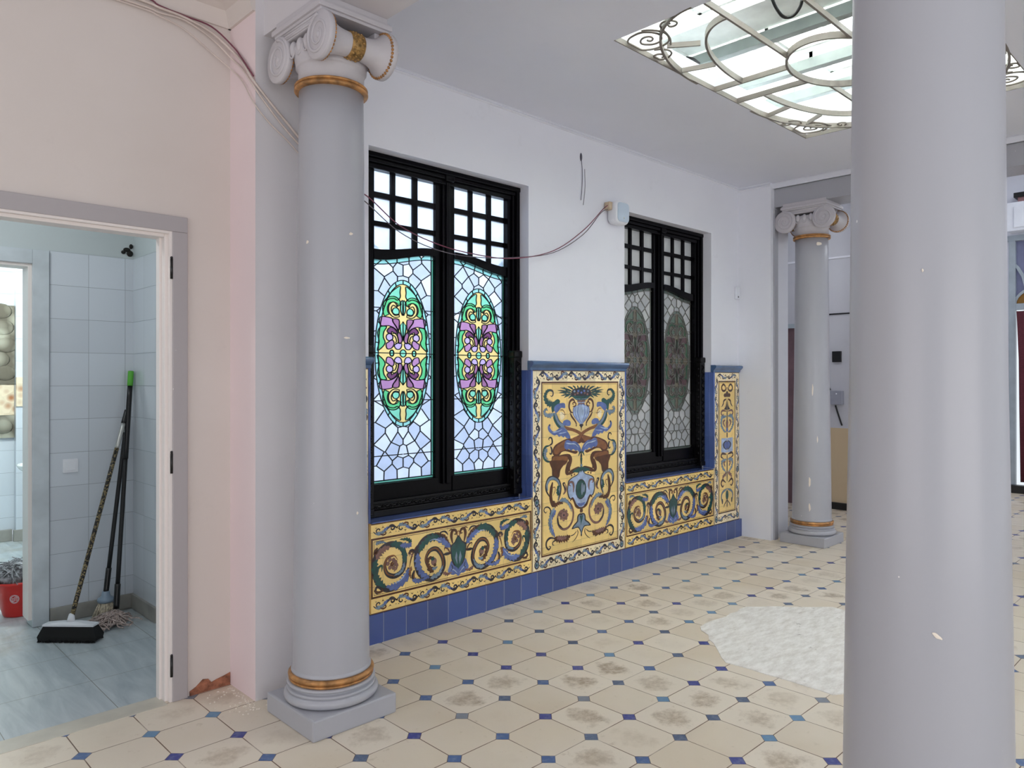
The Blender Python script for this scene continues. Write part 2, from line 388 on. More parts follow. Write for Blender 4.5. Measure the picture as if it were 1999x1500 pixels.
def catmull(pts, per=5, closed=False):
    n = len(pts)
    if n < 3 and not closed:
        a, b = Vector(pts[0]), Vector(pts[-1]); return [tuple(a.lerp(b, i/per)) for i in range(per+1)]
    out = []
    P = [Vector(p) for p in pts]
    rng = n if closed else n-1
    for i in range(rng):
        p0 = P[i-1] if (i > 0 or closed) else P[i]*2-P[i+1]
        p1 = P[i]; p2 = P[(i+1) % n]; p3 = P[(i+2) % n] if (i+2 < n or closed) else P[i+1]*2-P[i]
        for k in range(per):
            t = k/per; out.append(tuple(0.5*((2*p1)+(p2-p0)*t+(2*p0-5*p1+4*p2-p3)*t*t+(3*p1-3*p2+p3-p0)*t**3)))
    if not closed: out.append(tuple(P[-1]))
    return out

# ------------------------------------------------------------------ painted tile artwork
class Art:
    """flat shapes in metric panel coordinates, each shape in its own thin glaze layer"""
    def __init__(s, y0, order='YCBMUGNWVK'): s.mb = MB(); s.y0 = y0; s.k = 0; s.order = order
    def layer(s): s.k += 1; return s.y0-0.0003-0.000004*s.k
    def poly(s, c, pts):
        y = s.layer(); tris = tessellate_polygon([[Vector((p[0], p[1], 0)) for p in pts]])
        s.mb.add([(p[0], y, p[1]) for p in pts], [tuple(t) for t in tris], s.order.index(c))
    def ell(s, c, x, z, rx, rz, n=14): s.poly(c, [(x+rx*math.cos(2*PI*i/n), z+rz*math.sin(2*PI*i/n)) for i in range(n)])
    def stroke(s, c, w0, w1, pts, leaf=False, per=5):
        p = catmull(pts, per*(2 if leaf else 1)); n = len(p)
        if n < 2: return
        y = s.layer(); vs = []
        for i, q in enumerate(p):
            a = p[max(i-1, 0)]; b = p[min(i+1, n-1)]; dx, dz = b[0]-a[0], b[1]-a[1]; L = math.hypot(dx, dz) or 1
            t = i/(n-1); w = (w0+(w1-w0)*t)/2
            if not leaf: w *= min(1, 0.35+3*t, 0.35+3*(1-t)) if n > 4 else 1
            wi = w*(0.25+0.95*((i*0.27) % 1)) if leaf else w
            if leaf:
                w = w*(0.75+0.6*((i*0.19) % 1)); e = min(1, 0.3+4*t, 0.3+4*(1-t)); wi *= e; w *= e
            nx, nz = -dz/L, dx/L
            vs += [(q[0]+nx*w, y, q[1]+nz*w), (q[0]-nx*wi, y, q[1]-nz*wi)]
        s.mb.add(vs, [(2*i, 2*i+1, 2*i+3, 2*i+2) for i in range(n-1)], s.order.index(c))
    def draw(s, items, cx, mir=True, zs=1.0, z0=0.0, out=True):
        for sg in ((1, -1) if mir else (1,)):
            T = lambda p: (cx+sg*p[0]/1000, z0+p[1]/1000*zs)
            for it in items:
                if it[0] == 'P':
                    pts = [T(p) for p in it[2]]; s.poly(it[1], catmull(pts, 3, True) if len(pts) > 4 else pts)
                elif it[0] == 'E':
                    x, z = T((it[2], it[3]))
                    if it[1] not in 'K' and out: s.ell('K', x, z, it[4]/1000+0.0012, it[5]/1000+0.0012)
                    s.ell(it[1], x, z, it[4]/1000, it[5]/1000)
                else:
                    pts = [T(p) for p in it[4]]; leaf = it[0] == 'L'
                    g = 1.45 if it[2] < 16 else (1.4 if leaf else 1.15)
                    if it[1] != 'K' and it[2] >= 9: s.stroke('K', it[2]/1000*g+0.004, it[3]/1000*g+0.003, pts, leaf)
                    s.stroke(it[1], it[2]/1000*g, it[3]/1000*g, pts, leaf)
    def border(s, x0, z0, x1, z1, h=0.06, flip=1, unit=0.155):
        """running acanthus scroll along a straight band"""
        L = math.hypot(x1-x0, z1-z0); n = max(1, round(L/unit)); u = L/n; dx, dz = (x1-x0)/L, (z1-z0)/L; k = h/0.062
        for i in range(n):
            f = flip*(1 if i % 2 == 0 else -1); s.k = 0
            def T(a, b): a = (i+a/155)*u; b = b*k/1000*f; return (x0+dx*a-dz*b, z0+dz*a+dx*b)
            S = lambda c, w0, w1, *pts: s.stroke(c, w0*1.6/1000*k, w1*1.6/1000*k, [T(*p) for p in pts], False, 4)
            Lf = lambda c, w0, w1, *pts: s.stroke(c, w0*2.0/1000*k, w1*2.0/1000*k, [T(*p) for p in pts], True, 4)
            S('K', 7, 9, (-6, 0), (15, -16), (42, -20), (70, -8), (92, 10), (118, 18), (140, 12), (160, 0))
            Lf('G', 13, 10, (8, -12), (35, -17), (62, -10), (88, 8)); Lf('U', 9, 6, (60, -6), (85, 10), (110, 14))
            S('K', 9, 5, (88, 8), (112, 24), (134, 18), (136, 2), (122, -4), (114, 5), (122, 9))
            S('B', 7, 4, (40, -18), (60, -27), (78, -22), (76, -12), (67, -14)); S('K', 6, 4, (20, -14), (14, 4), (26, 14), (38, 8), (32, 0))
            s.poly('B', [T(96, -26), T(108, -12), T(118, -24), T(108, -20)]); s.poly('B', [T(48, 14), T(58, 26), T(70, 14), T(58, 18)])
            s.poly('K', [T(5, 24), T(12, 17), T(20, 25), T(12, 22)]); s.ell('K', *T(148, -18), 0.003, 0.003, 8)
    def frame(s, x0, x1, z0, z1, w, c='B'):
        for a in ((x0, x1, z0, z0+w), (x0, x1, z1-w, z1), (x0, x0+w, z0, z1), (x1-w, x1, z0, z1)): s.poly(c, [(a[0], a[2]), (a[1], a[2]), (a[1], a[3]), (a[0], a[3])])
    def mats(s): return [GZ[k] for k in s.order]
ART_JSON = r'''{"mural":[["S","N",9,2,[[-101,1346],[-176,1361],[-249,1368]]],["S","N",9,2,[[-108,1337],[-162,1337],[-216,1330]]],["S","N",9,2,[[-101,1360],[-162,1376],[-223,1386]]],["S","N",9,2,[[-142,1351],[-166,1375],[-189,1392]]],["S","N",9,2,[[-128,1333],[-156,1328],[-183,1316]]],["S","N",9,2,[[-87,1373],[-118,1387],[-149,1394]]],["S","N",9,2,[[-60,1378],[-77,1392],[-94,1398]]],["S","N",9,2,[[-156,1347],[-196,1352],[-236,1350]]],["S","N",9,2,[[-32,1380],[-39,1394],[-46,1400]]],["S","N",9,2,[[-4,1381],[-2,1394],[0,1400]]],["S","N",9,2,[[-101,1328],[-120,1322],[-139,1308]]],["P","K",[[-101,1326],[-104,1355],[-87,1373],[-46,1380],[3,1384],[3,1322]]],["E","G",-73,1359,11,8],["E","V",-39,1345,11,8],["E","N",-18,1368,11,8],["E","U",0,1349,11,8],["E","V",-67,1337,11,8],["E","U",-32,1361,11,8],["P","N",[[-101,1326],[3,1324],[3,1296],[-53,1298],[-84,1315]]],["S","G",4,4,[[-73,1307],[-32,1304],[3,1303]]],["P","V",[[-47,1294],[3,1293],[3,1257],[-37,1258],[-32,1277]]],["S","W",5,5,[[-43,1281],[-18,1279],[3,1278]]],["S","U",4,4,[[-39,1268],[-18,1265],[3,1264]]],["P","U",[[-63,1256],[-32,1261],[3,1261],[3,1125],[-23,1135],[-58,1161],[-86,1191],[-91,1226],[-82,1248]]],["P","W",[[-58,1253],[-32,1258],[3,1257],[3,1129],[-21,1140],[-53,1165],[-79,1193],[-85,1223],[-76,1243]]],["S","U",5,3,[[-32,1258],[-39,1208],[-23,1166],[-2,1131]]],["S","U",4,3,[[-63,1250],[-68,1214],[-49,1172],[-14,1138]]],["S","B",8,5,[[-93,1253],[-67,1255],[-58,1273],[-80,1282],[-93,1271],[-79,1264]]],["S","B",10,8,[[-67,1282],[-84,1300],[-104,1300],[-125,1283],[-130,1247],[-111,1215],[-86,1210]]],["S","B",9,4,[[-122,1211],[-102,1183],[-67,1150],[-54,1129],[-54,1117]]],["E","B",-54,1117,5,5],["P","K",[[-14,1125],[3,1124],[3,1078],[-2,1097],[-16,1113],[-23,1118]]],["S","K",22,5,[[-301,1274],[-356,1293],[-372,1319],[-366,1350],[-337,1369],[-301,1364],[-295,1340],[-311,1327],[-326,1336]]],["L","N",38,6,[[-282,1282],[-327,1281],[-356,1297],[-371,1328],[-359,1354],[-334,1368],[-305,1360]]],["P","N",[[-308,1274],[-256,1307],[-226,1297],[-233,1274],[-272,1258],[-279,1234],[-301,1217],[-311,1241]]],["P","U",[[-279,1258],[-236,1277],[-181,1279],[-170,1257],[-176,1243],[-213,1246],[-239,1226],[-262,1213],[-283,1227]]],["L","G",26,6,[[-282,1212],[-327,1200],[-366,1206],[-379,1226],[-363,1241],[-348,1229]]],["P","G",[[-340,1200],[-301,1212],[-308,1190],[-326,1176],[-331,1193]]],["S","K",44,34,[[-272,1216],[-269,1180],[-239,1139],[-189,1110],[-149,1085]]],["S","G",36,28,[[-272,1216],[-269,1180],[-239,1139],[-189,1110],[-149,1085]]],["S","N",10,12,[[-288,1207],[-279,1172],[-249,1130],[-203,1102]]],["P","C",[[-223,1218],[-189,1213],[-176,1190],[-193,1168],[-216,1165],[-226,1192]]],["S","B",4,3,[[-229,1232],[-196,1231],[-176,1208],[-179,1186]]],["S","B",3,2,[[-209,1214],[-179,1199],[-156,1203]]],["P","U",[[-343,1130],[-326,1140],[-321,1129],[-326,1116],[-301,1091],[-269,1091],[-229,1109],[-203,1113],[-156,1088],[-125,1057],[-118,1030],[-156,1034],[-176,1049],[-189,1040],[-216,1055],[-233,1047],[-256,1064],[-279,1059],[-308,1071],[-337,1090],[-348,1113]]],["S","W",8,4,[[-301,1082],[-249,1086],[-203,1097]]],["S","W",6,3,[[-236,1070],[-189,1074],[-156,1077]]],["E","K",-330,1133,7,7],["E","W",-176,1145,16,14],["P","U",[[-199,1133],[-183,1157],[-149,1163],[-118,1150],[-113,1129],[-128,1118],[-169,1122]]],["P","M",[[-183,1121],[-128,1109],[-67,1095],[-7,1072],[10,1055],[3,1030],[-32,1057],[-101,1081],[-149,1090]]],["P","B",[[-290,924],[-300,956],[-279,990],[-223,1013],[-156,1030],[-87,1030],[-32,1048],[3,1041],[3,1000],[-32,990],[-101,1006],[-156,1009],[-172,992],[-156,964],[-101,945],[-39,936],[-60,919],[-115,932],[-169,945],[-209,940],[-236,920]]],["P","M",[[-282,937],[-285,959],[-262,985],[-216,1004],[-169,1019],[-176,997],[-166,965],[-189,951],[-223,946],[-249,930]]],["P","M",[[-101,1029],[-32,1045],[0,1039],[-18,1019],[-39,1002],[-94,1012]]],["P","U",[[-181,984],[-169,1015],[-139,1022],[-108,1009],[-73,1009],[-39,993],[-14,969],[0,936],[-18,918],[-39,943],[-60,940],[-87,953],[-108,945],[-132,958],[-156,955],[-176,966]]],["S","W",9,5,[[-162,1001],[-115,993],[-67,988],[-32,965]]],["P","B",[[-301,921],[-236,921],[-183,925],[-128,922],[-101,897],[-101,865],[-120,826],[-122,804],[-162,807],[-142,842],[-134,877],[-156,897],[-196,895],[-216,883],[-236,814],[-301,819],[-308,842],[-320,865],[-311,895]]],["P","M",[[-295,912],[-236,914],[-156,908],[-142,882],[-169,853],[-216,843],[-242,814],[-292,819],[-305,864]]],["S","K",5,12,[[-7,936],[2,912],[2,885]]],["S","N",6,10,[[-32,901],[-19,921],[-5,931]]],["S","N",12,5,[[2,894],[2,866],[0,830]]],["E","G",3,834,9,9],["S","K",16,4,[[-334,994],[-305,1009],[-308,1040],[-326,1048],[-340,1038],[-329,1029]]],["S","N",12,7,[[-334,994],[-369,987],[-388,962],[-391,927],[-369,897],[-334,885],[-308,890]]],["L","G",26,6,[[-356,977],[-375,952],[-372,917],[-343,900]]],["S","K",14,4,[[-321,988],[-308,965],[-311,939],[-326,938],[-329,949]]],["P","B",[[-319,890],[-153,878],[-179,855],[-220,819],[-237,768],[-300,781],[-307,831],[-324,862]]],["S","B",40,26,[[-112,874],[-138,841],[-153,803],[-142,777]]],["S","B",22,24,[[-142,782],[-97,798],[-43,811],[-8,813]]],["P","N",[[-97,798],[-36,818],[7,822],[7,784],[-43,786]]],["P","K",[[3,790],[-43,773],[-98,757],[-136,739],[-145,713],[-150,658],[-131,611],[-85,601],[-66,569],[-39,545],[7,537]]],["P","W",[[3,785],[-42,767],[-94,752],[-129,733],[-136,709],[-141,660],[-120,615],[-82,606],[-60,574],[-36,552],[7,544]]],["P","U",[[-43,571],[7,565],[7,544],[-32,550]]],["S","V",12,5,[[-85,651],[-82,691],[-93,720],[-120,725],[-131,709],[-113,699]]],["E","K",5,665,58,72],["E","N",5,665,53,67],["S","G",14,14,[[-8,709],[-8,666],[-6,623]]],["S","G",12,12,[[-28,696],[-29,668],[-26,640]]],["S","B",9,9,[[-120,595],[-97,610],[-78,590],[-59,553],[-28,536],[7,532]]],["E","B",7,512,9,13],["E","B",-104,771,6,6],["E","M",-74,776,7,5],["S","K",13,5,[[-191,648],[-172,666],[-179,696],[-194,722],[-176,725],[-171,710]]],["S","V",10,6,[[-187,652],[-161,679],[-168,715]]],["S","K",15,10,[[-332,649],[-362,691],[-362,734],[-339,771],[-296,777],[-246,757],[-220,715],[-220,661],[-242,609]]],["S","G",15,9,[[-350,689],[-355,733],[-332,763],[-296,769],[-253,750],[-231,716],[-231,667],[-249,612]]],["L","N",24,8,[[-231,647],[-246,673],[-242,702],[-224,710]]],["S","B",22,22,[[-300,743],[-314,695],[-318,637],[-296,586],[-260,592]]],["L","B",26,10,[[-311,617],[-275,583],[-224,592],[-194,584]]],["S","M",5,4,[[-304,704],[-278,706],[-275,681],[-296,650]]],["S","V",9,9,[[-253,601],[-187,608],[-120,575],[-88,521],[-95,457],[-138,413],[-194,408],[-238,441],[-249,492],[-231,529],[-187,543]]],["L","G",24,8,[[-231,608],[-172,603],[-127,566],[-104,518]]],["S","K",12,7,[[-249,492],[-238,446],[-194,411]]],["E","V",-150,501,12,12],["E","V",-161,481,12,12],["E","V",-187,475,12,12],["E","V",-213,488,12,12],["E","V",-224,511,12,12],["E","V",-213,531,12,12],["E","V",-187,537,12,12],["E","V",-161,525,12,12],["E","V",-187,506,27,23],["E","K",-185,503,9,8],["L","U",34,10,[[-268,548],[-307,519],[-325,473],[-304,411],[-271,358]]],["L","G",24,8,[[-282,565],[-314,530],[-332,479],[-325,424],[-296,376]]],["S","W",5,3,[[-311,510],[-314,462],[-296,410]]],["S","K",8,4,[[-325,521],[-321,555],[-343,577],[-375,578],[-385,558],[-368,542],[-355,552]]],["L","B",26,30,[[-289,358],[-231,339],[-165,334],[-120,350]]],["L","V",22,20,[[-260,354],[-209,346],[-157,343]]],["S","K",5,4,[[-120,350],[-82,354],[-51,375]]],["S","K",13,5,[[-275,356],[-325,366],[-359,347],[-362,313],[-339,290],[-319,304],[-336,314]]],["S","K",7,4,[[-260,341],[-293,337],[-300,318],[-282,311]]],["P","K",[[7,334],[-8,359],[-36,396],[-103,394],[-82,422],[-49,443],[-45,473],[-26,492],[7,479]]],["P","G",[[7,344],[-3,366],[-32,403],[-85,400],[-70,418],[-36,439],[-34,466],[-20,485],[7,463]]],["P","N",[[7,408],[-8,445],[-20,482],[7,471]]],["S","K",5,3,[[-43,384],[-36,358],[-59,326],[-97,302]]]],"frieze":[["S","B",5,9,[[-364,369],[-349,428],[-322,474],[-291,500]]],["S","V",7,4,[[-337,432],[-367,462],[-360,436]]],["L","B",12,5,[[-322,461],[-353,466],[-368,450]]],["S","K",36,22,[[-368,376],[-395,318],[-455,284],[-524,285],[-574,331],[-600,405],[-585,474],[-531,519],[-466,524],[-410,488],[-395,423],[-413,365],[-466,345],[-515,368],[-530,416],[-510,455],[-469,461]]],["L","U",36,26,[[-367,369],[-398,319],[-455,290],[-520,297]]],["L","N",30,26,[[-524,294],[-571,337],[-592,403],[-580,467]]],["L","V",28,22,[[-585,456],[-549,498],[-495,513]]],["L","N",30,18,[[-495,526],[-428,506],[-398,449],[-404,388]]],["L","G",16,10,[[-398,412],[-417,366],[-466,349]]],["S","M",7,5,[[-466,345],[-515,368],[-530,416],[-510,455],[-469,461],[-442,432]]],["L","U",26,6,[[-428,509],[-391,503],[-360,498],[-354,522],[-372,528]]],["S","W",5,3,[[-383,353],[-421,317],[-473,303]]],["E","V",-459,413,11,11],["E","V",-472,393,11,11],["E","V",-496,398,11,11],["E","V",-509,422,11,11],["E","V",-496,442,11,11],["E","V",-472,437,11,11],["E","B",-482,415,12,12],["E","M",-477,418,6,6],["S","K",16,4,[[-535,285],[-581,306],[-590,281],[-578,270],[-569,282]]],["S","B",14,8,[[-578,521],[-596,491],[-571,501]]],["S","N",10,4,[[-585,354],[-574,406],[-549,417],[-551,384]]],["S","K",38,20,[[-60,445],[-106,494],[-175,528],[-248,519],[-299,470],[-314,397],[-285,323],[-220,284],[-151,292],[-114,343],[-126,403],[-167,449],[-216,447],[-245,404],[-228,357],[-187,343]]],["L","U",30,22,[[-64,445],[-114,489],[-179,515]]],["L","N",34,24,[[-147,523],[-220,521],[-275,485],[-295,450]]],["L","U",32,20,[[-306,446],[-306,383],[-275,321],[-220,289]]],["L","G",22,10,[[-212,284],[-151,298],[-118,344]]],["S","M",8,6,[[-115,337],[-126,403],[-167,452],[-218,447],[-248,405],[-229,357]]],["L","B",24,10,[[-187,318],[-220,349],[-228,395],[-187,407]]],["E","V",-187,379,20,22],["E","N",-196,396,12,10],["E","B",-179,358,9,9],["S","W",5,3,[[-130,488],[-179,508],[-220,505]]],["S","K",14,8,[[-114,408],[-72,408],[-47,416]]],["S","B",8,3,[[-64,406],[-81,435],[-106,445],[-106,426]]],["L","B",10,5,[[-72,473],[-106,517],[-147,536],[-179,547]]],["S","K",24,6,[[-328,353],[-337,320],[-322,289],[-295,287],[-291,302]]],["S","M",7,3,[[-330,337],[-331,313],[-318,298]]],["S","B",14,5,[[-45,462],[-55,509],[-45,540],[-21,537],[-17,517],[-34,516]]],["S","M",7,4,[[-9,502],[-9,522],[0,534]]],["P","K",[[4,500],[-30,469],[-62,445],[-57,385],[-42,340],[4,296]]],["P","N",[[4,490],[-25,464],[-54,440],[-49,384],[-33,344],[4,304]]],["P","G",[[-9,331],[-26,374],[-15,411],[-3,370]]],["P","U",[[-54,360],[-38,333],[4,299],[4,260],[-21,275],[-45,274],[-81,298],[-70,332]]],["S","W",5,3,[[-55,313],[-30,299],[-9,279]]],["S","K",4,4,[[-57,301],[-45,318],[-55,339]]],["L","U",22,6,[[-345,300],[-300,285],[-250,290],[-215,310]]],["L","N",18,5,[[-345,520],[-380,540],[-430,545]]],["L","G",16,5,[[-590,540],[-560,548],[-520,540]]],["S","B",9,4,[[-600,290],[-575,275],[-545,280],[-552,295]]],["L","V",16,5,[[-120,300],[-85,285],[-50,292]]],["S","K",9,4,[[-80,520],[-105,543],[-140,540],[-130,522]]],["S","K",9,4,[[-320,440],[-335,470],[-360,470],[-358,450]]],["L","M",14,5,[[-350,380],[-362,340],[-350,310]]],["L","V",14,6,[[-470,440],[-450,400],[-470,370]]],["L","G",14,6,[[-200,340],[-180,335],[-160,345]]],["S","B",8,4,[[-40,540],[-55,548],[-75,540]]]],"end":[["S","B",6,6,[[-2,1370],[-34,1341],[-77,1341],[-93,1371],[-66,1396],[-34,1381],[-24,1343]]],["E","B",-2,1309,14,22],["E","B",-34,1299,18,14],["S","B",7,4,[[-13,1265],[-55,1250],[-66,1223],[-93,1196]]],["P","K",[[-2,1265],[-2,1166],[-55,1173],[-24,1199]]],["S","V",7,4,[[-13,1155],[-77,1163],[-102,1141],[-77,1119],[-51,1134]]],["L","G",16,6,[[-13,1111],[-87,1103],[-102,1038],[-55,981],[-13,968]]],["S","V",8,5,[[-34,1079],[-66,1058],[-34,1013]]],["E","V",-2,1033,14,40],["E","U",-2,989,12,16],["S","K",5,5,[[-2,1166],[-2,1055]]],["S","K",6,6,[[-2,967],[-2,918]]],["P","W",[[-2,914],[-98,917],[-102,792],[-2,782]]],["P","K",[[-2,888],[-51,882],[-72,856],[-51,825],[-2,813]]],["P","U",[[-2,881],[-34,879],[-55,855],[-34,826],[-2,819]]],["S","B",8,4,[[-13,769],[-81,780],[-102,754],[-60,734]]],["L","G",16,6,[[-13,725],[-87,709],[-77,653],[-13,604]]],["S","V",7,4,[[-34,661],[-55,696],[-24,704]]],["S","K",5,5,[[-2,769],[-2,526]]],["L","V",14,6,[[-13,604],[-66,576],[-77,544]]],["S","B",8,4,[[-24,517],[-77,544],[-102,514],[-77,484],[-51,498]]],["E","N",-2,404,16,34],["S","G",10,5,[[-2,460],[-77,434],[-98,393],[-81,336]]],["S","K",5,3,[[-2,360],[-45,321],[-55,295]]],["S","K",5,3,[[-2,371],[-2,294]]],["E","K",-81,353,8,20]],"glass":[["P","a",[[19,397],[53,379],[91,345],[118,302],[91,317],[60,321],[38,313],[19,333],[21,361]]],["S","g",42,42,[[27,282],[38,305],[64,317],[99,307],[118,279],[120,248],[110,220]]],["S","y",26,22,[[38,281],[68,291],[87,271],[85,240],[60,220],[27,224]]],["E","a",49,245,25,23],["P","a",[[0,311],[20,297],[17,278],[17,254],[0,224]]],["P","p",[[79,206],[153,208],[149,158],[99,160],[60,147],[27,123],[49,158],[68,183]]],["P","q",[[29,199],[68,201],[68,183],[47,158],[32,133],[26,163]]],["P","a",[[0,189],[21,163],[18,132],[0,75]]],["P","q",[[26,123],[39,109],[34,84],[27,58],[8,68],[8,95]]],["P","r",[[60,145],[85,152],[108,130],[91,114],[60,116],[38,120]]],["P","g",[[110,153],[149,152],[170,114],[159,64],[172,13],[137,35],[120,62],[132,91],[128,125]]],["E","l",91,93,24,21],["P","p",[[60,59],[76,79],[97,65],[114,53],[106,24],[76,30]]],["P","l",[[9,56],[38,60],[59,45],[45,24],[19,27]]],["S","y",22,14,[[79,118],[49,103],[38,72],[47,60]]],["E","a",0,0,22,22],["E","a",76,1,14,18]]}'''
WORLD, E_ROOF, E_WELL, E_LEFT, E_BACK, E_BATH, E_INNER, E_FRONT, EXPO = 0.92, 1250, 11, 28, 58, 17, 100, 45, 0.12
SKYCAB = [('black cable looped below a lantern beam near the top edge of the view', [(3.747, 1.865, 3.47), (3.795, 1.867, 3.44), (3.868, 1.867, 3.42), (3.907, 1.849, 3.42), (3.917, 1.818, 3.43), (3.895, 1.779, 3.45), (3.874, 1.759, 3.47)]), ('long black cable along the left corner of the skylight', [(3.479, 2.671, 3.43), (3.563, 2.67, 3.43), (3.645, 2.674, 3.43), (3.779, 2.667, 3.43), (3.901, 2.676, 3.43), (4.006, 2.68, 3.43), (4.01, 2.635, 3.43)]), ('short black cable crossing behind the big grille arc', [(3.804, 2.568, 3.43), (3.867, 2.606, 3.43), (3.919, 2.632, 3.43), (3.992, 2.666, 3.43)]), ('small black cable end between the two left grille arcs', [(4.068, 2.597, 3.48), (4.113, 2.579, 3.48), (4.201, 2.587, 3.48)]), ('thick black cable piece hanging below the inner grille arc', [(4.236, 2.538, 3.43), (4.378, 2.6, 3.43), (4.512, 2.65, 3.43)]), ('black cable at the skylight edge nearest the window wall', [(4.585, 2.673, 3.43), (4.681, 2.66, 3.43), (4.789, 2.671, 3.43), (4.859, 2.67, 3.43)])]
SCROLLS = [[(0.978, 0.627), (0.965, 0.624), (0.959, 0.614), (0.969, 0.597), (0.991, 0.588), (1.009, 0.595), (1.016, 0.618), (1.007, 0.645), (0.986, 0.666), (0.965, 0.672), (0.942, 0.66), (0.92, 0.634), (0.917, 0.599), (0.935, 0.565), (0.967, 0.545), (1.0, 0.541), (1.033, 0.554), (1.058, 0.575), (1.074, 0.604), (1.072, 0.646), (1.06, 0.686), (1.035, 0.714), (0.99, 0.733), (0.939, 0.733), (0.899, 0.712), (0.874, 0.675), (0.867, 0.63), (0.872, 0.586), (0.895, 0.546), (0.941, 0.519), (0.983, 0.51), (1.016, 0.518), (1.049, 0.535), (1.072, 0.557), (1.085, 0.584)], [(1.048, 0.429), (1.059, 0.435), (1.046, 0.446), (1.026, 0.45), (1.014, 0.438), (1.016, 0.416), (1.032, 0.399), (1.054, 0.397), (1.075, 0.413), (1.087, 0.439), (1.078, 0.467), (1.058, 0.485), (1.019, 0.496), (0.973, 0.505), (0.937, 0.516), (0.895, 0.536), (0.85, 0.565)], [(0.752, 0.696), (0.751, 0.684), (0.773, 0.671), (0.79, 0.676), (0.799, 0.691), (0.796, 0.716), (0.775, 0.73), (0.75, 0.729), (0.73, 0.709), (0.723, 0.68), (0.735, 0.651), (0.756, 0.626), (0.789, 0.614), (0.82, 0.622), (0.844, 0.646), (0.858, 0.67)]]
# ================================================================== the setting
YW = 3.455            # face of the window wall and the door wall
H = 3.2
def cells(mb, axis, c0, c1, us, zs, holes, m=0):
    """wall slab c0..c1 on one axis, split in cells, leaving holes (u0,u1,z0,z1)"""
    us = sorted(set(us+[h[0] for h in holes]+[h[1] for h in holes])); zs = sorted(set(zs+[h[2] for h in holes]+[h[3] for h in holes]))
    for i in range(len(us)-1):
        for j in range(len(zs)-1):
            u, z = (us[i]+us[i+1])/2, (zs[j]+zs[j+1])/2
            if any(h[0] < u < h[1] and h[2] < z < h[3] for h in holes): continue
            if axis == 'y': mb.box((us[i], c0, zs[j]), (us[i+1], c1, zs[j+1]), m)
            elif axis == 'x': mb.box((c0, us[i], zs[j]), (c1, us[i+1], zs[j+1]), m)
            else: mb.box((us[i], zs[j], c0), (us[i+1], zs[j+1], c1), m)
W1 = (2.27, 3.518, 0.655, 2.727); W2 = (4.56, 5.808, 0.655, 2.727); SH = 2.29

f = MB(); f.box((-4, -4, -0.1), (12, YW+0.05, 0)); f.box((5.8, YW+0.05, -0.1), (12, 4.7, 0)); struct(f, 'floor', M['floor'])
f = MB(); f.box((-1.2, YW+0.05, -0.1), (2.4, 8.2, -0.002)); struct(f, 'floor', M['marble'], 'pale blue-grey marble floor of the washrooms')
c = MB(); cells(c, 'z', H, H+0.12, [-4, 6.5], [-4, YW+0.12], [(3.06, 5.32, 0.99, 2.39)]); struct(c, 'ceiling', M['ceiling'])
w = MB(); cells(w, 'y', YW, YW+0.165, [1.5, 6.34], [0, H], [W1, W2]); struct(w, 'wall_back', M['wall'])
w = MB(); cells(w, 'y', YW, YW+0.1, [-4, 1.5], [0, H], [(0.40, 1.232, 0, 2.11)]); struct(w, 'wall_left', M['wall_warm'])
# piers and beams
p = MB(); p.box((1.50, 3.19, 0), (1.86, YW, H)); p.mi[2] = 1; struct(p, 'wall_pier', [M['pier'], M['pier_grey']], 'pale pink painted wall pier behind the big column')
p = MB(); p.box((6.285, 3.14, 0), (6.62, YW, H)); p.box((6.62, YW-0.1, 0), (6.66, 4.7, 4.2)); struct(p, 'wall_pier', M['wall'], 'white wall pier behind the far column')
p = MB(); p.box((6.325, 3.125, 0), (6.395, 3.14, 2.96)); struct(p, 'trim_1', M['column'], 'narrow grey painted strip on the far pier')
b = MB(); b.box((1.54, -4, 3.0), (1.85, 3.19, H)); struct(b, 'trim_2', M['beam'], 'painted ceiling beam over the near columns')
b = MB(); b.box((6.35, -4, 2.985), (6.66, 3.14, 3.15)); struct(b, 'trim_3', M['column'], 'grey painted beam over the far column')
b = MB(); b.box((6.34, -4, 3.15), (6.67, 3.14, 4.2)); b.box((6.32, -4, 3.15), (6.34, 3.14, 3.2)); struct(b, 'wall_upper', M['wall'])
def crown(mb, a, bb, nrm, h=0.10, d=0.09, z=H):
    """crown moulding from a to bb, growing along nrm"""
    prof = [(0, -h), (0.012, -h), (0.02, -h*0.8), (d*0.45, -h*0.35), (d*0.8, -h*0.2), (d, -h*0.15), (d, 0), (0, 0)]
    A, B, N = Vector((*a, z)), Vector((*bb, z)), Vector((*nrm, 0)); vs = []
    for q in (A, B): vs += [q+N*u+Vector((0, 0, v)) for u, v in prof]
    k = len(prof); mb.add(vs, [(i, (i+1) % k, k+(i+1) % k, k+i) for i in range(k)]+[tuple(range(k)), tuple(range(k, 2*k))[::-1]])
c = MB(); crown(c, (-4, YW), (1.5, YW), (0, -1)); crown(c, (1.5, YW), (1.5, 3.19), (-1, 0)); struct(c, 'trim_4', M['wall_warm'], 'cream crown moulding above the door wall')
c = MB(); crown(c, (1.86, YW), (6.285, YW), (0, -1), 0.022, 0.02); crown(c, (6.285, YW), (6.285, 3.14), (-1, 0), 0.03, 0.02); crown(c, (6.35, 3.14), (6.35, -4), (-1, 0), 0.05, 0.03)
struct(c, 'trim_5', M['wall'], 'thin white moulding round the main ceiling')
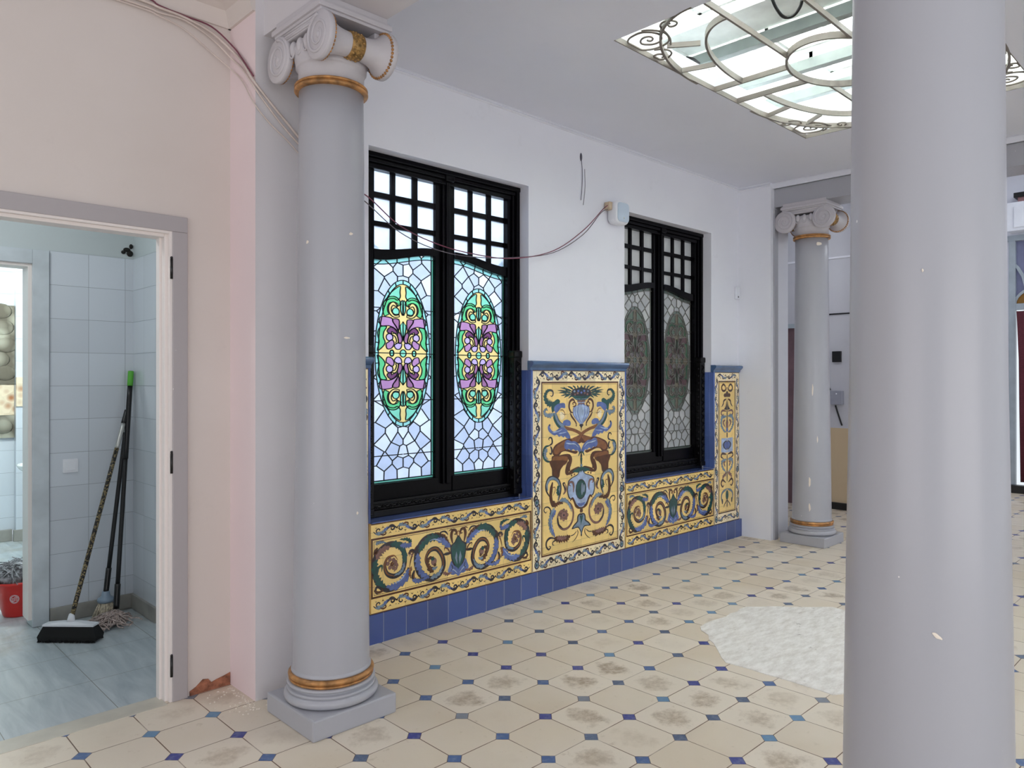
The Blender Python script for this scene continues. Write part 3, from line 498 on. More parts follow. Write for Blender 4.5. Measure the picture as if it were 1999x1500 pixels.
# cement patch, chipped base, crumbs
cx, cy, R8 = 4.075, 1.68, 0.655/math.cos(PI/8)
o8 = [(cx+R8*math.cos(PI/8+k*PI/4), cy+R8*math.sin(PI/8+k*PI/4)) for k in range(8)]; pts = []
rr = random.Random(3)
for k in range(8):
    a, bq = o8[k], o8[(k+1) % 8]
    for i in range(8):
        t = i/8; j = 0.012 if i else 0.0; pts.append((a[0]+(bq[0]-a[0])*t+rr.uniform(-j, j), a[1]+(bq[1]-a[1])*t+rr.uniform(-j, j)))
mb = MB(); mb.prism(pts, lambda x, y: (x, y, -0.004), lambda x, y: (x, y, 0.004)); o = mb.build('cement_patch', M['cement'])
tag(o, 'rough white octagonal cement patch set in the tiled floor under the skylight', 'floor patch')
mb = MB(); mb.prism([(1.31, 0.0), (1.31, 0.02), (1.34, 0.035), (1.37, 0.06), (1.395, 0.055), (1.41, 0.035), (1.43, 0.042), (1.47, 0.05), (1.498, 0.058), (1.498, 0.0)],
    lambda x, z: (x, YW-0.004, z), lambda x, z: (x, YW+0.002, z)); o = mb.build('exposed_brick', M['brick'])
tag(o, 'ragged strip of bare red brick low on the wall beside the door frame', 'brick')
mb = MB()
for i in range(75):
    if i < 45: t = rr.random(); x, y = 1.49-rr.random()**2*0.16, 3.42-t*0.26
    else: x, y = 1.46+rr.gauss(0, 0.03), 3.14+rr.gauss(0, 0.03)
    if x > 1.485 and y > 3.17: x = 1.47
    s = rr.uniform(0.003, 0.009); a = rr.random()*PI
    q = [(x+s*math.cos(a+k*1.6)*rr.uniform(.6, 1), y+s*math.sin(a+k*1.6)*rr.uniform(.6, 1)) for k in range(4)]
    mb.add([(u, v, 0.0005) for u, v in q]+[(x, y, 0.004)], [(0, 1, 4), (1, 2, 4), (2, 3, 4), (3, 0, 4), (3, 2, 1, 0)])
tag(mb.build('paint_crumbs', M['crumbs']), 'white crumbs of plaster and paint on the floor at the pier foot', 'debris', kind='stuff')

# ------------------------------------------------------------------ windows of the back wall
PY = 3.60
def rail_z(x, c, top):
    """bottom (or top) line of the wavy rail, c = window centre"""
    t = min(1, max(0, (abs(x-c)-0.075)/0.45)); w = 0.5+0.5*math.cos(PI*t)
    return (2.19+0.05*w) if top else (2.13+0.065*w)
CELL = random.Random(11)
def voronoi(w, z0, z1, cxs):
    pts = []
    nz = int((z1-z0)/0.066)
    for j in range(nz+1):
        for i, fx in enumerate((0.06, 0.32) if j % 2 else (0.0, 0.18, 0.44)):
            x = fx*w+CELL.uniform(-0.012, 0.012)*(fx > 0); z = z0+(z1-z0)*(j+0.5)/(nz+1)+CELL.uniform(-0.018, 0.018)
            pts.append((x, z)); 
            if fx > 0: pts.append((-x, z))
    out = []
    for i, p in enumerate(pts):
        poly = [(-w/2, z0), (w/2, z0), (w/2, z1), (-w/2, z1)]
        for j, q in enumerate(pts):
            if i == j or abs(p[0]-q[0]) > .3 or abs(p[1]-q[1]) > .3: continue
            mx, mz = (p[0]+q[0])/2, (p[1]+q[1])/2; nx, nz_ = q[0]-p[0], q[1]-p[1]; new = []
            for k in range(len(poly)):
                a, b2 = poly[k], poly[(k+1) % len(poly)]; da = (a[0]-mx)*nx+(a[1]-mz)*nz_; db = (b2[0]-mx)*nx+(b2[1]-mz)*nz_
                if da <= 0: new.append(a)
                if (da < 0 < db) or (db < 0 < da): t = da/(da-db); new.append((a[0]+(b2[0]-a[0])*t, a[1]+(b2[1]-a[1])*t))
            poly = new
            if len(poly) < 3: break
        if len(poly) >= 3: out.append(poly)
    return out
def outline(pts, w):
    """closed outline of a stroke"""
    p = pts; n = len(p); Lf, Rt = [], []
    for i, q in enumerate(p):
        a = p[max(i-1, 0)]; b2 = p[min(i+1, n-1)]; dx, dz = b2[0]-a[0], b2[1]-a[1]; L = math.hypot(dx, dz) or 1
        t = i/(n-1); ww = (w[0]+(w[1]-w[0])*t)/2; Lf.append((q[0]-dz/L*ww, q[1]+dx/L*ww)); Rt.append((q[0]+dz/L*ww, q[1]-dx/L*ww))
    return Lf+Rt[::-1]
GO = 'wcageypqrlb'
def stained(x0, x1, zb, c, parent, G, LM):
    """one leaded light: planar map of coloured glass plus raised lead"""
    w = x1-x0; xm = (x0+x1)/2; zc = 1.598; ex, ez = 0.198, 0.434; z1 = 2.25
    polys = []; lead = []
    def inside(x, z, k=1.0): return (x/(ex*k))**2+((z-zc)/(ez*k))**2 < 1
    for poly in voronoi(w-0.03, zb+0.014, z1, None):
        polys.append(('w' if CELL.random() < 0.35 else 'c', poly))
        for k in range(len(poly)):
            a, b2 = poly[k], poly[(k+1) % len(poly)]; seg = []
            for i in range(13):
                t = i/12; q = (a[0]+(b2[0]-a[0])*t, a[1]+(b2[1]-a[1])*t)
                if inside(*q): 
                    if len(seg) > 1: lead.append((seg, False))
                    seg = []
                else: seg.append(q)
            if len(seg) > 1: lead.append((seg, False))
    # green edge strips
    zt0, zt1 = rail_z(x0, c, False), rail_z(x1, c, False)
    for a in ((-w/2, -w/2+0.015, zb, z1), (w/2-0.015, w/2, zb, z1), (-w/2, w/2, zb, zb+0.014)):
        polys.append(('e', [(a[0], a[2]), (a[1], a[2]), (a[1], a[3]), (a[0], a[3])])); lead.append(([(a[0], a[2]), (a[1], a[2]), (a[1], a[3]), (a[0], a[3])], True))
    top = [(x-w/2, rail_z(x0+x, c, False)-0.022) for x in [w*i/10 for i in range(11)]]
    polys.append(('b', top+[(p[0], p[1]+0.06) for p in top[::-1]])); lead.append((top, False))
    for zz in (1.0, 1.32, 1.86):
        for sg in (-1, 1): lead.append(([(sg*w/2, zz), (sg*(ex*math.sqrt(max(0, 1-((zz-zc)/ez)**2))+0.004), zz)], False))
    lead.append(([(-w/2, zc), (w/2, zc)], False))
    el = lambda k, kz, n=56: [(ex*k*math.cos(2*PI*i/n), zc+ez*kz*math.sin(2*PI*i/n)) for i in range(n)]
    polys.append(('b', el(1, 1))); polys.append(('y', el(0.885, 0.945))); lead.append((el(1, 1), True)); lead.append((el(0.885, 0.945), True))
    for i in range(22):
        a = 2*PI*(i+0.5)/22; lead.append(([(ex*math.cos(a), zc+ez*math.sin(a)), (ex*.885*math.cos(a), zc+ez*.945*math.sin(a))], False))
    for sz in (1, -1):
        for sx in (1, -1):
            for it in ART['glass']:
                T = lambda p: (sx*p[0]*1.06/1000, zc+sz*p[1]*1.0/1000)
                if it[0] == 'P': q = catmull([T(p) for p in it[2]], 3, True) if len(it[2]) > 4 else [T(p) for p in it[2]]
                elif it[0] == 'E': cxx, czz = T((it[2], it[3])); q = [(cxx+it[4]/1000*math.cos(2*PI*i/16), czz+it[5]/1000*math.sin(2*PI*i/16)) for i in range(16)]
                else: q = outline(catmull([T(p) for p in it[4]], 3), (it[2]/1000*0.8, it[3]/1000*0.8))
                polys.append((it[1], q)); lead.append((q, True))
    # planar map
    V, F = [], []
    for ck, q in polys:
        ar = sum(q[i][0]*q[(i+1) % len(q)][1]-q[(i+1) % len(q)][0]*q[i][1] for i in range(len(q)))
        if ar < 0: q = q[::-1]
        F.append(list(range(len(V), len(V)+len(q)))); V += [Vector(p) for p in q]
    ov, oe, of, _, _, orig = delaunay_2d_cdt(V, [], F, 1, 1e-5, True)
    mb = MB()
    for t, src in zip(of, orig):
        if not src: continue
        q = [ov[i] for i in t]; cz = sum(p[1] for p in q)/len(q)
        if cz > 2.21: continue
        mb.add([(xm+p[0], PY+0.012, p[1]) for p in q], [tuple(range(len(q)))], GO.index(polys[max(src)][0]))
    g = part(mb, 'stained_glass', [G[k] for k in GO], parent, 'oval stained glass light with purple, green and amber scrolls', clean=False)
    lb = MB()
    for pts, cl in lead:
        pts = [p for p in pts if p[1] < rail_z(xm+p[0], c, False)+0.03]
        if len(pts) < 2: continue
        lb.tube([(xm+p[0], PY+0.0085, p[1]) for p in pts], 0, closed=cl, flat=(0.0056, 0.005, (0, 1, 0)))
    part(lb, 'lead_came', LM, g)

def make_window(name, label, dx, GL, LM):
    r = sroot(name, label, (2.9+dx, PY, 0.66)); c = 2.912+dx; L, Rr = 2.27+dx, 3.518+dx
    # outer casing with stepped moulding
    m = MB()
    for (a, b2, ya, yb) in ((0.0, 0.03, 3.535, 3.615), (0.03, 0.055, 3.55, 3.615), (0.055, 0.085, 3.565, 3.615)):
        m.box((L+a, ya, 0.70), (L+b2, yb, 2.727-a), bev=0.004); m.box((Rr-b2, ya, 0.70), (Rr-a, yb, 2.727-a), bev=0.004)
        m.box((L+a, ya-0.006, 2.727-b2), (Rr-a, yb, 2.727-a), bev=0.005)
    m.box((c-0.03, 3.535, 2.66), (c+0.04, 3.6, 2.725), bev=0.008)
    part(m, 'window_frame', M['black_wood'], r)
    m = MB(); m.box((c-0.075, 3.585, 0.75), (c+0.075, 3.62, 2.66)); m.box((c-0.032, 3.565, 0.80), (c+0.032, 3.59, 2.66), bev=0.006); m.box((c-0.012, 3.552, 0.80), (c+0.012, 3.57, 2.66), bev=0.005)
    part(m, 'center_post', M['black_wood'], r)
    for sd in (-1, 1):
        xa, xb = (c-0.525, c-0.075) if sd < 0 else (c+0.075, c+0.525)
        s = MB()
        if sd < 0: s.box((L+0.08, 3.58, 0.84), (xa+0.003, 3.62, 2.66))
        else: s.box((xb-0.003, 3.58, 0.84), (Rr-0.08, 3.62, 2.66))
        s.box((xa-0.02, 3.578, 0.745), (xb+0.02, 3.622, 0.843), bev=0.004)
        n = 14
        for i in range(n):
            u0, u1 = xa+(xb-xa)*i/n, xa+(xb-xa)*(i+1)/n
            vs = [(u, y, z) for y in (3.575, 3.622) for (u, z) in ((u0, rail_z(u0, c, False)), (u1, rail_z(u1, c, False)), (u1, rail_z(u1, c, True)), (u0, rail_z(u0, c, True)))]
            s.add(vs, [(0, 1, 2, 3), (7, 6, 5, 4), (0, 4, 5, 1), (3, 2, 6, 7)], 0)
        # glazing bars
        cols = [0, 0.127, 0.158, 0.284, 0.319, 0.45]
        for k in (1, 3): s.box((xa+cols[k], 3.588, 2.2), (xa+cols[k+1], 3.618, 2.652), bev=0.005)
        for z0, z1 in ((2.487, 2.522), (2.324, 2.355), (2.649, 2.67)): s.box((xa-0.01, 3.590, z0), (xb+0.01, 3.618, z1), bev=0.005)
        so = part(s, 'sash', M['black_wood'], r)
        g = MB(); g.add([(xa-0.005, PY+0.007, 2.20), (xb+0.005, PY+0.007, 2.20), (xb+0.005, PY+0.007, 2.655), (xa-0.005, PY+0.007, 2.655)], [(0, 1, 2, 3)]); part(g, 'window_panes', GL['w'], so, 'nine frosted white panes', clean=False)
        stained(xa, xb, 0.843, c, r, GL, LM)
    # carved sill band and carved side pilasters
    m = MB(); m.box((L, 3.545, 0.66), (Rr, 3.62, 0.70), bev=0.006); m.box((L, 3.56, 0.70), (Rr, 3.62, 0.735), bev=0.004); m.box((L, 3.548, 0.733), (Rr, 3.62, 0.752), bev=0.005)
    k = 0; x = L+0.04
    while x < Rr-0.03:
        m.ball((x, 3.562, 0.717), (0.017, 0.008, 0.011), n=8, k=6); sp = [(x+0.026+0.014*(1-t/9)*math.cos(t*0.9+(k % 2)*PI), 3.556, 0.717+0.012*(1-t/9)*math.sin(t*0.9+(k % 2)*PI)) for t in range(9)]
        m.tube(sp, 0.0028, 5); x += 0.052; k += 1
    part(m, 'carved_sill', M['black_carved'], r)
    for sd in (-1, 1):
        m = MB(); xa, xb = (Rr-0.075, Rr-0.004) if sd > 0 else (L+0.004, L+0.075)
        m.box((xa, 3.515, 0.70), (xb, 3.58, 1.60), bev=0.006); m.box((xa-0.005, 3.505, 1.585), (xb, 3.585, 1.635), bev=0.012); m.box((xa-0.004, 3.508, 0.68), (xb, 3.585, 0.72), bev=0.008)
        z = 0.77
        while z < 1.57:
            m.ball(((xa+xb)/2, 3.514, z), (0.018, 0.01, 0.022), n=8, k=6); m.ball((xa+0.002, 3.545, z+0.02), (0.006, 0.016, 0.018), n=8, k=6)
            m.tube([((xa+xb)/2+0.02*math.sin(t), 3.511, z+0.02+0.008*t) for t in range(5)], 0.004, 5); z += 0.062
        part(m, 'carved_pilaster', M['black_carved'], r)
    return r
ART = json.loads(ART_JSON)
ART['end'] = [[i[0], i[1], i[2]*1.7, i[3]*1.6, i[4]] if i[0] in 'SL' else ([i[0], i[1], i[2], i[3], i[4]*1.3, i[5]*1.2] if i[0] == 'E' else i) for i in ART['end']]
make_window('window_1', 'bright black-framed double window with stained glass ovals, nearer the big column', 0.0, G, M['lead'])
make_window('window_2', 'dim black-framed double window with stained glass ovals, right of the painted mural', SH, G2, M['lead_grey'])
# light well behind the bright window, closed box added to keep the other dim
m = MB(); m.box((1.7, 3.62, 0.3), (1.76, 5.2, 4.4)); m.box((1.7, 5.2, 0.3), (4.06, 5.26, 4.4)); m.box((4.0, 3.62, 0.3), (4.06, 5.2, 4.4)); m.box((1.7, 3.62, 0.24), (4.06, 5.26, 0.3)); struct(m, 'wall_lightwell', M['wall'])
m = MB(); m.box((4.06, 4.6, 0.3), (6.62, 4.66, 3.3)); m.box((4.06, 3.62, 0.24), (6.62, 4.66, 0.3)); m.box((4.06, 3.62, 3.3), (6.62, 4.66, 3.36)); struct(m, 'wall_shade_box', M['bath_wall'])

# ------------------------------------------------------------------ painted tile dado
YD = 3.43
b = MB(); b.box((1.87, YD-0.008, 0.0), (6.283, YD+0.024, 0.160), bev=0.0); o = struct(b, 'baseboard_back', M['blue_tile'], 'row of cobalt blue base tiles under the painted tiles')
def base_panel(parent, name, x0, x1, z0, z1, inner, pm):
    a = Art(YD); a.mb.box((x0, YD, z0), (x1, YD+0.024, z1), 1)   # cream ground
    return a
def frieze(label, x0, x1, cx, shift, grp):
    t = thing('tiled_frieze', label, 'tile panel', ((x0+x1)/2, YD, 0.16), grp)
    a = Art(YD); a.mb.box((x0, YD, 0.160), (x1, YD+0.024, 0.655), 0)
    i0, i1 = max(x0, cx-0.628), min(x1, cx+0.634)
    a.frame(x0, x1, 0.160, 0.166, 0.006); a.poly('B', [(x0, 0.6485), (x1, 0.6485), (x1, 0.655), (x0, 0.655)])
    a.frame(i0, i1, 0.245, 0.575, 0.011); a.frame(i0+0.017, i1-0.017, 0.262, 0.558, 0.003)
    a.border(x0+0.02, 0.206, x1-0.02, 0.206, 0.06); a.border(x0+0.02, 0.611, x1-0.02, 0.611, 0.056)
    for xx in (x0+0.05, x1-0.05) : pass
    a.k = 40; a.draw(ART['frieze'], cx)
    part(a.mb, 'painted_tiles', a.mats(), t, clean=False)
    s = MB(); s.box((x0+0.004, YD-0.001, 0.6565), (x1-0.004, 3.56, 0.661), 0); part(s, 'blue_ledge', M['blue_trim'], t, 'cobalt blue window ledge tiles')
frieze('long low yellow tiled frieze with scrolls and a green tulip, under the bright window', 2.27, 3.518, 2.889, 0, 'low painted friezes')
frieze('long low yellow tiled frieze with scrolls, under the dim window', 4.545, 5.806, 5.178, 0, 'low painted friezes')
def tall(name, label, x0, x1, art, cx, jambL, jambR, grp=None):
    t = thing(name, label, 'tile panel', ((x0+x1)/2, YD, 0.16), grp)
    a = Art(YD); a.mb.box((x0, YD, 0.160), (x1, YD+0.024, 1.505), 1 if art == 'mural' else 1)
    a.frame(x0, x1, 0.160, 1.505, 0.005)
    bw = 0.085 if art == 'mural' else 0.066; i0, i1, j0, j1 = x0+bw, x1-bw, 0.247, 1.427
    a.poly('Y', [(i0, j0), (i1, j0), (i1, j1), (i0, j1)]); a.frame(i0, i1, j0, j1, 0.011); a.frame(i0+0.016, i1-0.016, j0+0.016, j1-0.016, 0.003)
    h = bw*0.78
    k0 = a.k
    for q in ((x0+bw*.5, j0-0.03, x0+bw*.5, j1+0.03), (x1-bw*.5, j1+0.03, x1-bw*.5, j0-0.03), (x0+bw*.8, 0.204, x1-bw*.8, 0.204), (x1-bw*.8, 1.468, x0+bw*.8, 1.468)):
        a.border(*q, h=h)
    for q in ((x0+bw*.5, 0.204), (x1-bw*.5, 0.204), (x0+bw*.5, 0.62), (x1-bw*.5, 0.62)): a.k = 60; a.ell('K', *q, 0.024, 0.028); a.ell('G', *q, 0.016, 0.02); a.ell('N', *q, 0.008, 0.01)
    a.k = 70; a.draw(ART[art], cx)
    part(a.mb, 'painted_tiles', a.mats(), t, clean=False)
    cp = MB(); xa, xb = x0-0.022, x1+0.012
    prof = [(0.024, 1.505), (-0.004, 1.505), (-0.006, 1.522), (-0.016, 1.530), (-0.028, 1.542), (-0.032, 1.553), (-0.028, 1.562), (-0.018, 1.567), (0.024, 1.567)]
    vs = [(xx, YD+u, z) for xx in (xa, xb) for u, z in prof]; k = len(prof)
    cp.add(vs, [(i, (i+1) % k, k+(i+1) % k, k+i) for i in range(k)]+[tuple(range(k)), tuple(range(k, 2*k))[::-1]]); part(cp, 'cap_moulding', M['blue_cap'], t, 'blue-grey glazed cap')
    for jj, xx in ((jambL, x0), (jambR, x1)):
        if jj:
            s = MB(); d = -1 if jj == 'L' else 1
            u = sorted((xx, xx+d*0.012)); s.box((u[0], YD-0.001, 0.661), (u[1], 3.535, 1.505), bev=0.003)
            s.tube([(xx+d*0.004, YD+0.003, 0.662), (xx+d*0.004, YD+0.003, 1.504)], 0.0085, 10); s.tube([(xx+d*0.010, YD+0.045, 0.662), (xx+d*0.010, YD+0.045, 1.504)], 0.004, 8)
            part(s, 'blue_edge_tiles', M['blue_trim'], t, 'cobalt blue tiles lining the window recess')
tall('tiled_mural', 'tall yellow tiled mural with an urn and two winged brown figures, between the windows', 3.528, 4.535, 'mural', 4.025, 'L', 'R')
tall('tiled_pilaster', 'narrow tall yellow tiled panel with a bow and a candelabrum, right of the dim window', 5.819, 6.25, 'end', 6.034, 'L', None, 'narrow tall tile panels')
tall('tiled_pilaster', 'narrow tall yellow tiled panel mostly hidden behind the big column', 1.872, 2.255, 'end', 2.06, None, 'R', 'narrow tall tile panels')

# ------------------------------------------------------------------ columns
def rs(z, k=1.0): return (0.163-0.0165*min(1, max(0, (z-0.22)/1.23))**1.3-0.0095*max(0, (z-1.45)/1.2))*k
def make_column(label, cx, cy, k=1.0, grp='ionic columns', capital=True):
    t = thing('ionic_column', label, 'column', (cx, cy, 0), grp); C = (cx, cy, 0)
    m = MB(); m.box((cx-0.2*k, cy-0.2*k, 0), (cx+0.2*k, cy+0.2*k, 0.086), bev=0.008); part(m, 'plinth', M['column'], t)
    def tor(r, z, a, h, n=9): return [(r+a*math.cos(-PI/2+PI*i/n), z+h*math.sin(-PI/2+PI*i/n)) for i in range(n+1)]
    m = MB(); m.lathe(C, [(q[0]*k, q[1]) for q in [(0.12, 0.086)]+tor(0.178, 0.108, 0.022, 0.021)+[(0.188, 0.132), (0.186, 0.14)]+[(0.181-0.01*math.sin(PI*i/6), 0.141+0.012*i/6) for i in range(7)]+tor(0.178, 0.160, 0.009, 0.007, 6)+[(0.12, 0.168)]], 64)
    part(m, 'base_moulding', M['column'], t)
    m = MB(); m.lathe(C, [(q[0]*k, q[1]) for q in [(0.14, 0.167)]+tor(0.171, 0.174, 0.008, 0.006, 6)+tor(0.170, 0.192, 0.012, 0.011, 8)+[(0.14, 0.204)]], 64); part(m, 'base_ring', M['gold'], t, 'gold painted ring')
    pr = [(0.12, 0.203), (0.169, 0.204), (0.1695, 0.212), (0.163, 0.218)]
    for i in range(13):
        z = 0.22+2.46*i/12; pr.append((rs(z), z))
    m = MB(); m.lathe(C, [(r*k, z) for r, z in pr]+[(0.1*k, 2.68)], 96); part(m, 'shaft', M['column'], t)
    m = MB(); m.lathe(C, [(q[0]*k, q[1]) for q in [(0.12, 2.676)]+tor(0.148, 2.686, 0.009, 0.009, 7)+tor(0.150, 2.702, 0.006, 0.006, 6)+[(0.12, 2.709)]], 64); part(m, 'neck_ring', M['gold'], t, 'gold painted ring')
    cap = MB(); cap.lathe(C, [(r*k, z) for r, z in [(0.12, 2.706), (0.139, 2.708), (0.139, 2.765), (0.145, 2.775), (0.150, 2.778), (0.150, 2.786), (0.152, 2.80), (0.158, 2.825), (0.158, 2.85), (0.152, 2.875), (0.12, 2.88)]], 64)
    zc, R0 = 2.838, 0.098
    for s in (-1, 1):
        # egg mouldings between the volutes and flat channel above
        xf = cx+s*0.158*k
        cap.box((min(xf, xf-s*0.05), cy-0.17*k, 2.895), (max(xf, xf-s*0.05), cy+0.17*k, 2.932), bev=0.006)
        cap.tube([(xf, cy-0.15*k, 2.906), (xf, cy+0.15*k, 2.906)], 0.006, 8); cap.tube([(xf, cy-0.15*k, 2.927), (xf, cy+0.15*k, 2.927)], 0.005, 8)
        for e in (-1, 0, 1):
            cap.ball((cx+s*0.146*k, cy+e*0.058*k, 2.852), (0.018, 0.019, 0.034), n=14, k=10)
            cap.tube([(cx+s*0.155*k, cy+e*0.058*k+0.026*math.cos(a), 2.855-0.042*math.sin(a)) for a in [PI*i/10 for i in range(11)]], 0.004, 6)
    co = part(cap, 'capital', M['capital'], t)
    for sy in (-1, 1):
        yc = cy+sy*0.172*k; v = MB()
        prof = []
        for i in range(25):
            u = -1+2*i/24; au = abs(u); r = 0.050+0.014*max(0, (au-0.22)/0.5)**2+0.022*max(0, (au-0.6)/0.4)**1.5
            prof.append((r if au < 0.93 else R0-0.0, u*0.152*k))
        prof = [(0.0, -0.164*k), (R0-0.004, -0.164*k), (R0, -0.161*k), (R0, -0.141*k)]+[(r, h) for r, h in prof if abs(h) < 0.139*k]+[(R0, 0.141*k), (R0, 0.161*k), (R0-0.004, 0.164*k), (0.0, 0.164*k)]
        v.lathe((cx, yc, zc), prof, 56, axis='x')
        for s in (-1, 1):
            sp = []
            for i in range(70):
                a = i/69*1.9*2*PI; r = (R0-0.016)*(1-i/69*0.72); sp.append((cx+s*0.1645*k, yc+sy*(-1)*r*math.sin(a)*1.0, zc+r*math.cos(a)))
            v.tube(sp, [0.0075-0.003*i/69 for i in range(70)], 6); v.ball((cx+s*0.163*k, yc, zc), (0.006, 0.014, 0.014), n=12, k=8)
        vo = part(v, 'volute', M['capital'], t)
        g = MB(); g.lathe((cx, yc, zc), [(0.046, -0.031*k), (0.0545, -0.030*k), (0.0545, 0.030*k), (0.046, 0.031*k)], 40, axis='x')
        for i in range(14):
            for hh in (-0.019, 0, 0.019):
                a = 2*PI*(i+(0.5 if hh == 0 else 0))/14; g.ball((cx+hh*k, yc+0.0545*math.cos(a), zc+0.0545*math.sin(a)), (0.007, 0.0045, 0.0045), n=6, k=4)
        part(g, 'gold_band', M['gold_dark'], vo, 'gold relief band')
        g = MB()
        for s in (-1, 1):
            for i in range(38): a = 2*PI*i/38; g.ball((cx+s*0.137*k, yc+(R0-0.008)*math.cos(a), zc+(R0-0.008)*math.sin(a)), 0.0075, n=6, k=5)
        part(g, 'bead_row', M['gold'], vo, 'row of gold beads')
    ab = MB()
    for (e, z0, z1) in ((0.166, 2.932, 2.946), (0.176, 2.944, 2.966), (0.169, 2.964, 2.974), (0.161, 2.972, 3.0)): ab.box((cx-e*k, cy-(e+0.03)*k, z0), (cx+e*k, cy+(e+0.03)*k, z1), bev=0.004)
    part(ab, 'abacus', M['capital'], t, 'grey moulded square slab')
    return t
ca = make_column('big grey ionic column with gold rings, its whole height in view beside the pier', 1.69, 2.86)
cb = make_column('grey ionic column far off by the narrow tile panel', 6.50, 2.865)
cc = make_column('nearest thick grey column shaft, crossing the right of the view from top to bottom', 1.72, 0.515, 1.0)
def chips(t, cx, cy, rf, lst):
    m = MB()
    for az, z, w, h, sk in lst:
        vs = []; n = 12; r = rf(z)+0.0012
        for i in range(n):
            a = 2*PI*i/n; ex = math.cos(a)*w*(1+0.25*math.sin(a*2+z*9)); ez = math.sin(a)*h*(1+0.2*math.cos(a*3)) + sk*ex
            q = az+ex/r; vs.append((cx+r*math.cos(q), cy+r*math.sin(q), z+ez))
        vs.append((cx+(r+.001)*math.cos(az), cy+(r+.001)*math.sin(az), z)); m.add(vs, [(i, (i+1) % n, n) for i in range(n)])
    part(m, 'paint_chip', M['crumbs'], t, 'white chips in the grey paint')
def toward(cx, cy, off): return math.atan2(-cy, -cx)+off
chips(cc, 1.72, 0.515, lambda z: rs(z, 1.0), [(toward(1.72, .515, 0.13), 0.955, 0.0075, 0.0045, -0.5), (toward(1.72, .515, -0.55), 0.63, 0.0012, 0.007, 0), (toward(1.72, .515, -0.06), 0.50, 0.0010, 0.0045, 0), (toward(1.72, .515, 0.9), 0.63, 0.001, 0.010, 0), (toward(1.72, .515, -0.03), 1.66, 0.0015, 0.0035, 0)])
chips(ca, 1.69, 2.86, rs, [(toward(1.69, 2.86, 0.6), 2.06, 0.010, 0.006, 0), (toward(1.69, 2.86, 0.45), 1.62, 0.012, 0.004, 0), (toward(1.69, 2.86, 0.75), 0.88, 0.005, 0.007, 0), (toward(1.69, 2.86, -0.75), 2.02, 0.008, 0.007, 0)])
chips(cb, 6.50, 2.865, rs, [(toward(6.5, 2.865, 0.3), 0.92, 0.004, 0.03, 0), (toward(6.5, 2.865, 0.05), 1.35, 0.006, 0.05, 0), (toward(6.5, 2.865, -0.1), 0.55, 0.010, 0.04, 0), (toward(6.5, 2.865, -0.1), 0.33, 0.008, 0.035, 0), (toward(6.5, 2.865, 0.45), 2.62, 0.03, 0.014, 0)])

# ------------------------------------------------------------------ skylight
gx, gy = 4.19, 1.69; hx, hy = 1.13, 0.70
GR = thing('skylight_grille', 'cream painted wrought iron grille with arcs and scrolls in the skylight opening', 'grille', (gx, gy, H))
UPV = (0, 0, 1); ZG = H+0.016
def bar(mb, pts, w=0.011, h=0.026): mb.tube([(gx+p[0], gy+p[1], ZG) for p in pts], 0, flat=(w, h, UPV))
m = MB()
m.tube([(gx+hx*a, gy+hy*b2, ZG) for a, b2 in ((-1, -1), (1, -1), (1, 1), (-1, 1))], 0, closed=True, flat=(0.014, 0.03, UPV)); part(m, 'outer_frame', M['iron'], GR)
m = MB(); m.tube([(gx+0.375*math.cos(2*PI*i/56), gy+0.25*math.sin(2*PI*i/56), ZG) for i in range(56)], 0, closed=True, flat=(0.013, 0.034, UPV)); part(m, 'center_oval', M['iron'], GR)
for sx in (-1, 1):
    for sy in (-1, 1):
        m = MB()
        bar(m, [(sx*(0.32+0.82*math.cos(a)), sy*(0.23+0.475*math.sin(a))) for a in [PI/2*i/24 for i in range(25)]], 0.013, 0.034)
        bar(m, [(sx*(0.14+0.78*math.cos(a)), sy*(0.175+0.34*math.sin(a))) for a in [PI/2*i/24 for i in range(25)]], 0.012, 0.034)
        bar(m, [(sx*hx, sy*0.17), (sx*0.27, sy*0.17)], 0.012, 0.03); bar(m, [(sx*0.135, sy*hy), (sx*0.135, sy*0.235)], 0.012, 0.03)
        bar(m, [(sx*0.52, sy*0.68), (sx*0.46, sy*0.50)], 0.01, 0.026); bar(m, [(sx*0.85, sy*0.56), (sx*0.75, sy*0.42)], 0.01, 0.026)
        part(m, 'arched_bars', M['iron'], GR)
        m = MB()
        for q in SCROLLS: m.tube([(gx+sx*p[0], gy+sy*min(p[1]*0.95, 0.685), ZG) for p in catmull(q, 4)], 0.0055, 6)
        part(m, 'scrollwork', M['iron'], GR)
LZ = 3.86
m = MB(); m.box((2.55, 0.45, H+0.12), (2.6, 2.75, LZ)); m.box((5.80, 0.45, H+0.12), (5.85, 2.75, LZ)); m.box((2.6, 2.70, H+0.12), (5.8, 2.75, LZ)); m.box((2.6, 0.45, H+0.12), (5.8, 0.5, LZ))
struct(m, 'wall_lantern', M['lantern'], 'white painted sides of the roof lantern')
r = sroot('window_3', 'white glazed roof lantern above the iron grille', (4.2, 1.7, LZ))
m = MB(); m.box((2.6, 0.5, LZ-0.01), (5.8, 2.7, LZ)); part(m, 'roof_panes', M['roof_glass'], r)
m = MB()
for x in (2.85, 3.45, 4.05, 4.65, 5.25, 5.75): m.box((x-0.022, 0.5, LZ-0.07), (x+0.022, 2.7, LZ-0.012), bev=0.004)
for y in (0.9, 1.5, 2.1, 2.6): m.box((2.6, y-0.015, LZ-0.055), (5.8, y+0.015, LZ-0.014), bev=0.003)
part(m, 'glazing_bars', M['lantern'], r)
for i, x in enumerate((3.45, 4.29, 4.86, 5.35)):
    m = MB(); m.box((x-0.03, 0.5, 3.50), (x+0.03, 2.7, 3.57), bev=0.004); part(m, 'cross_beam', M['lantern_grey'], r)
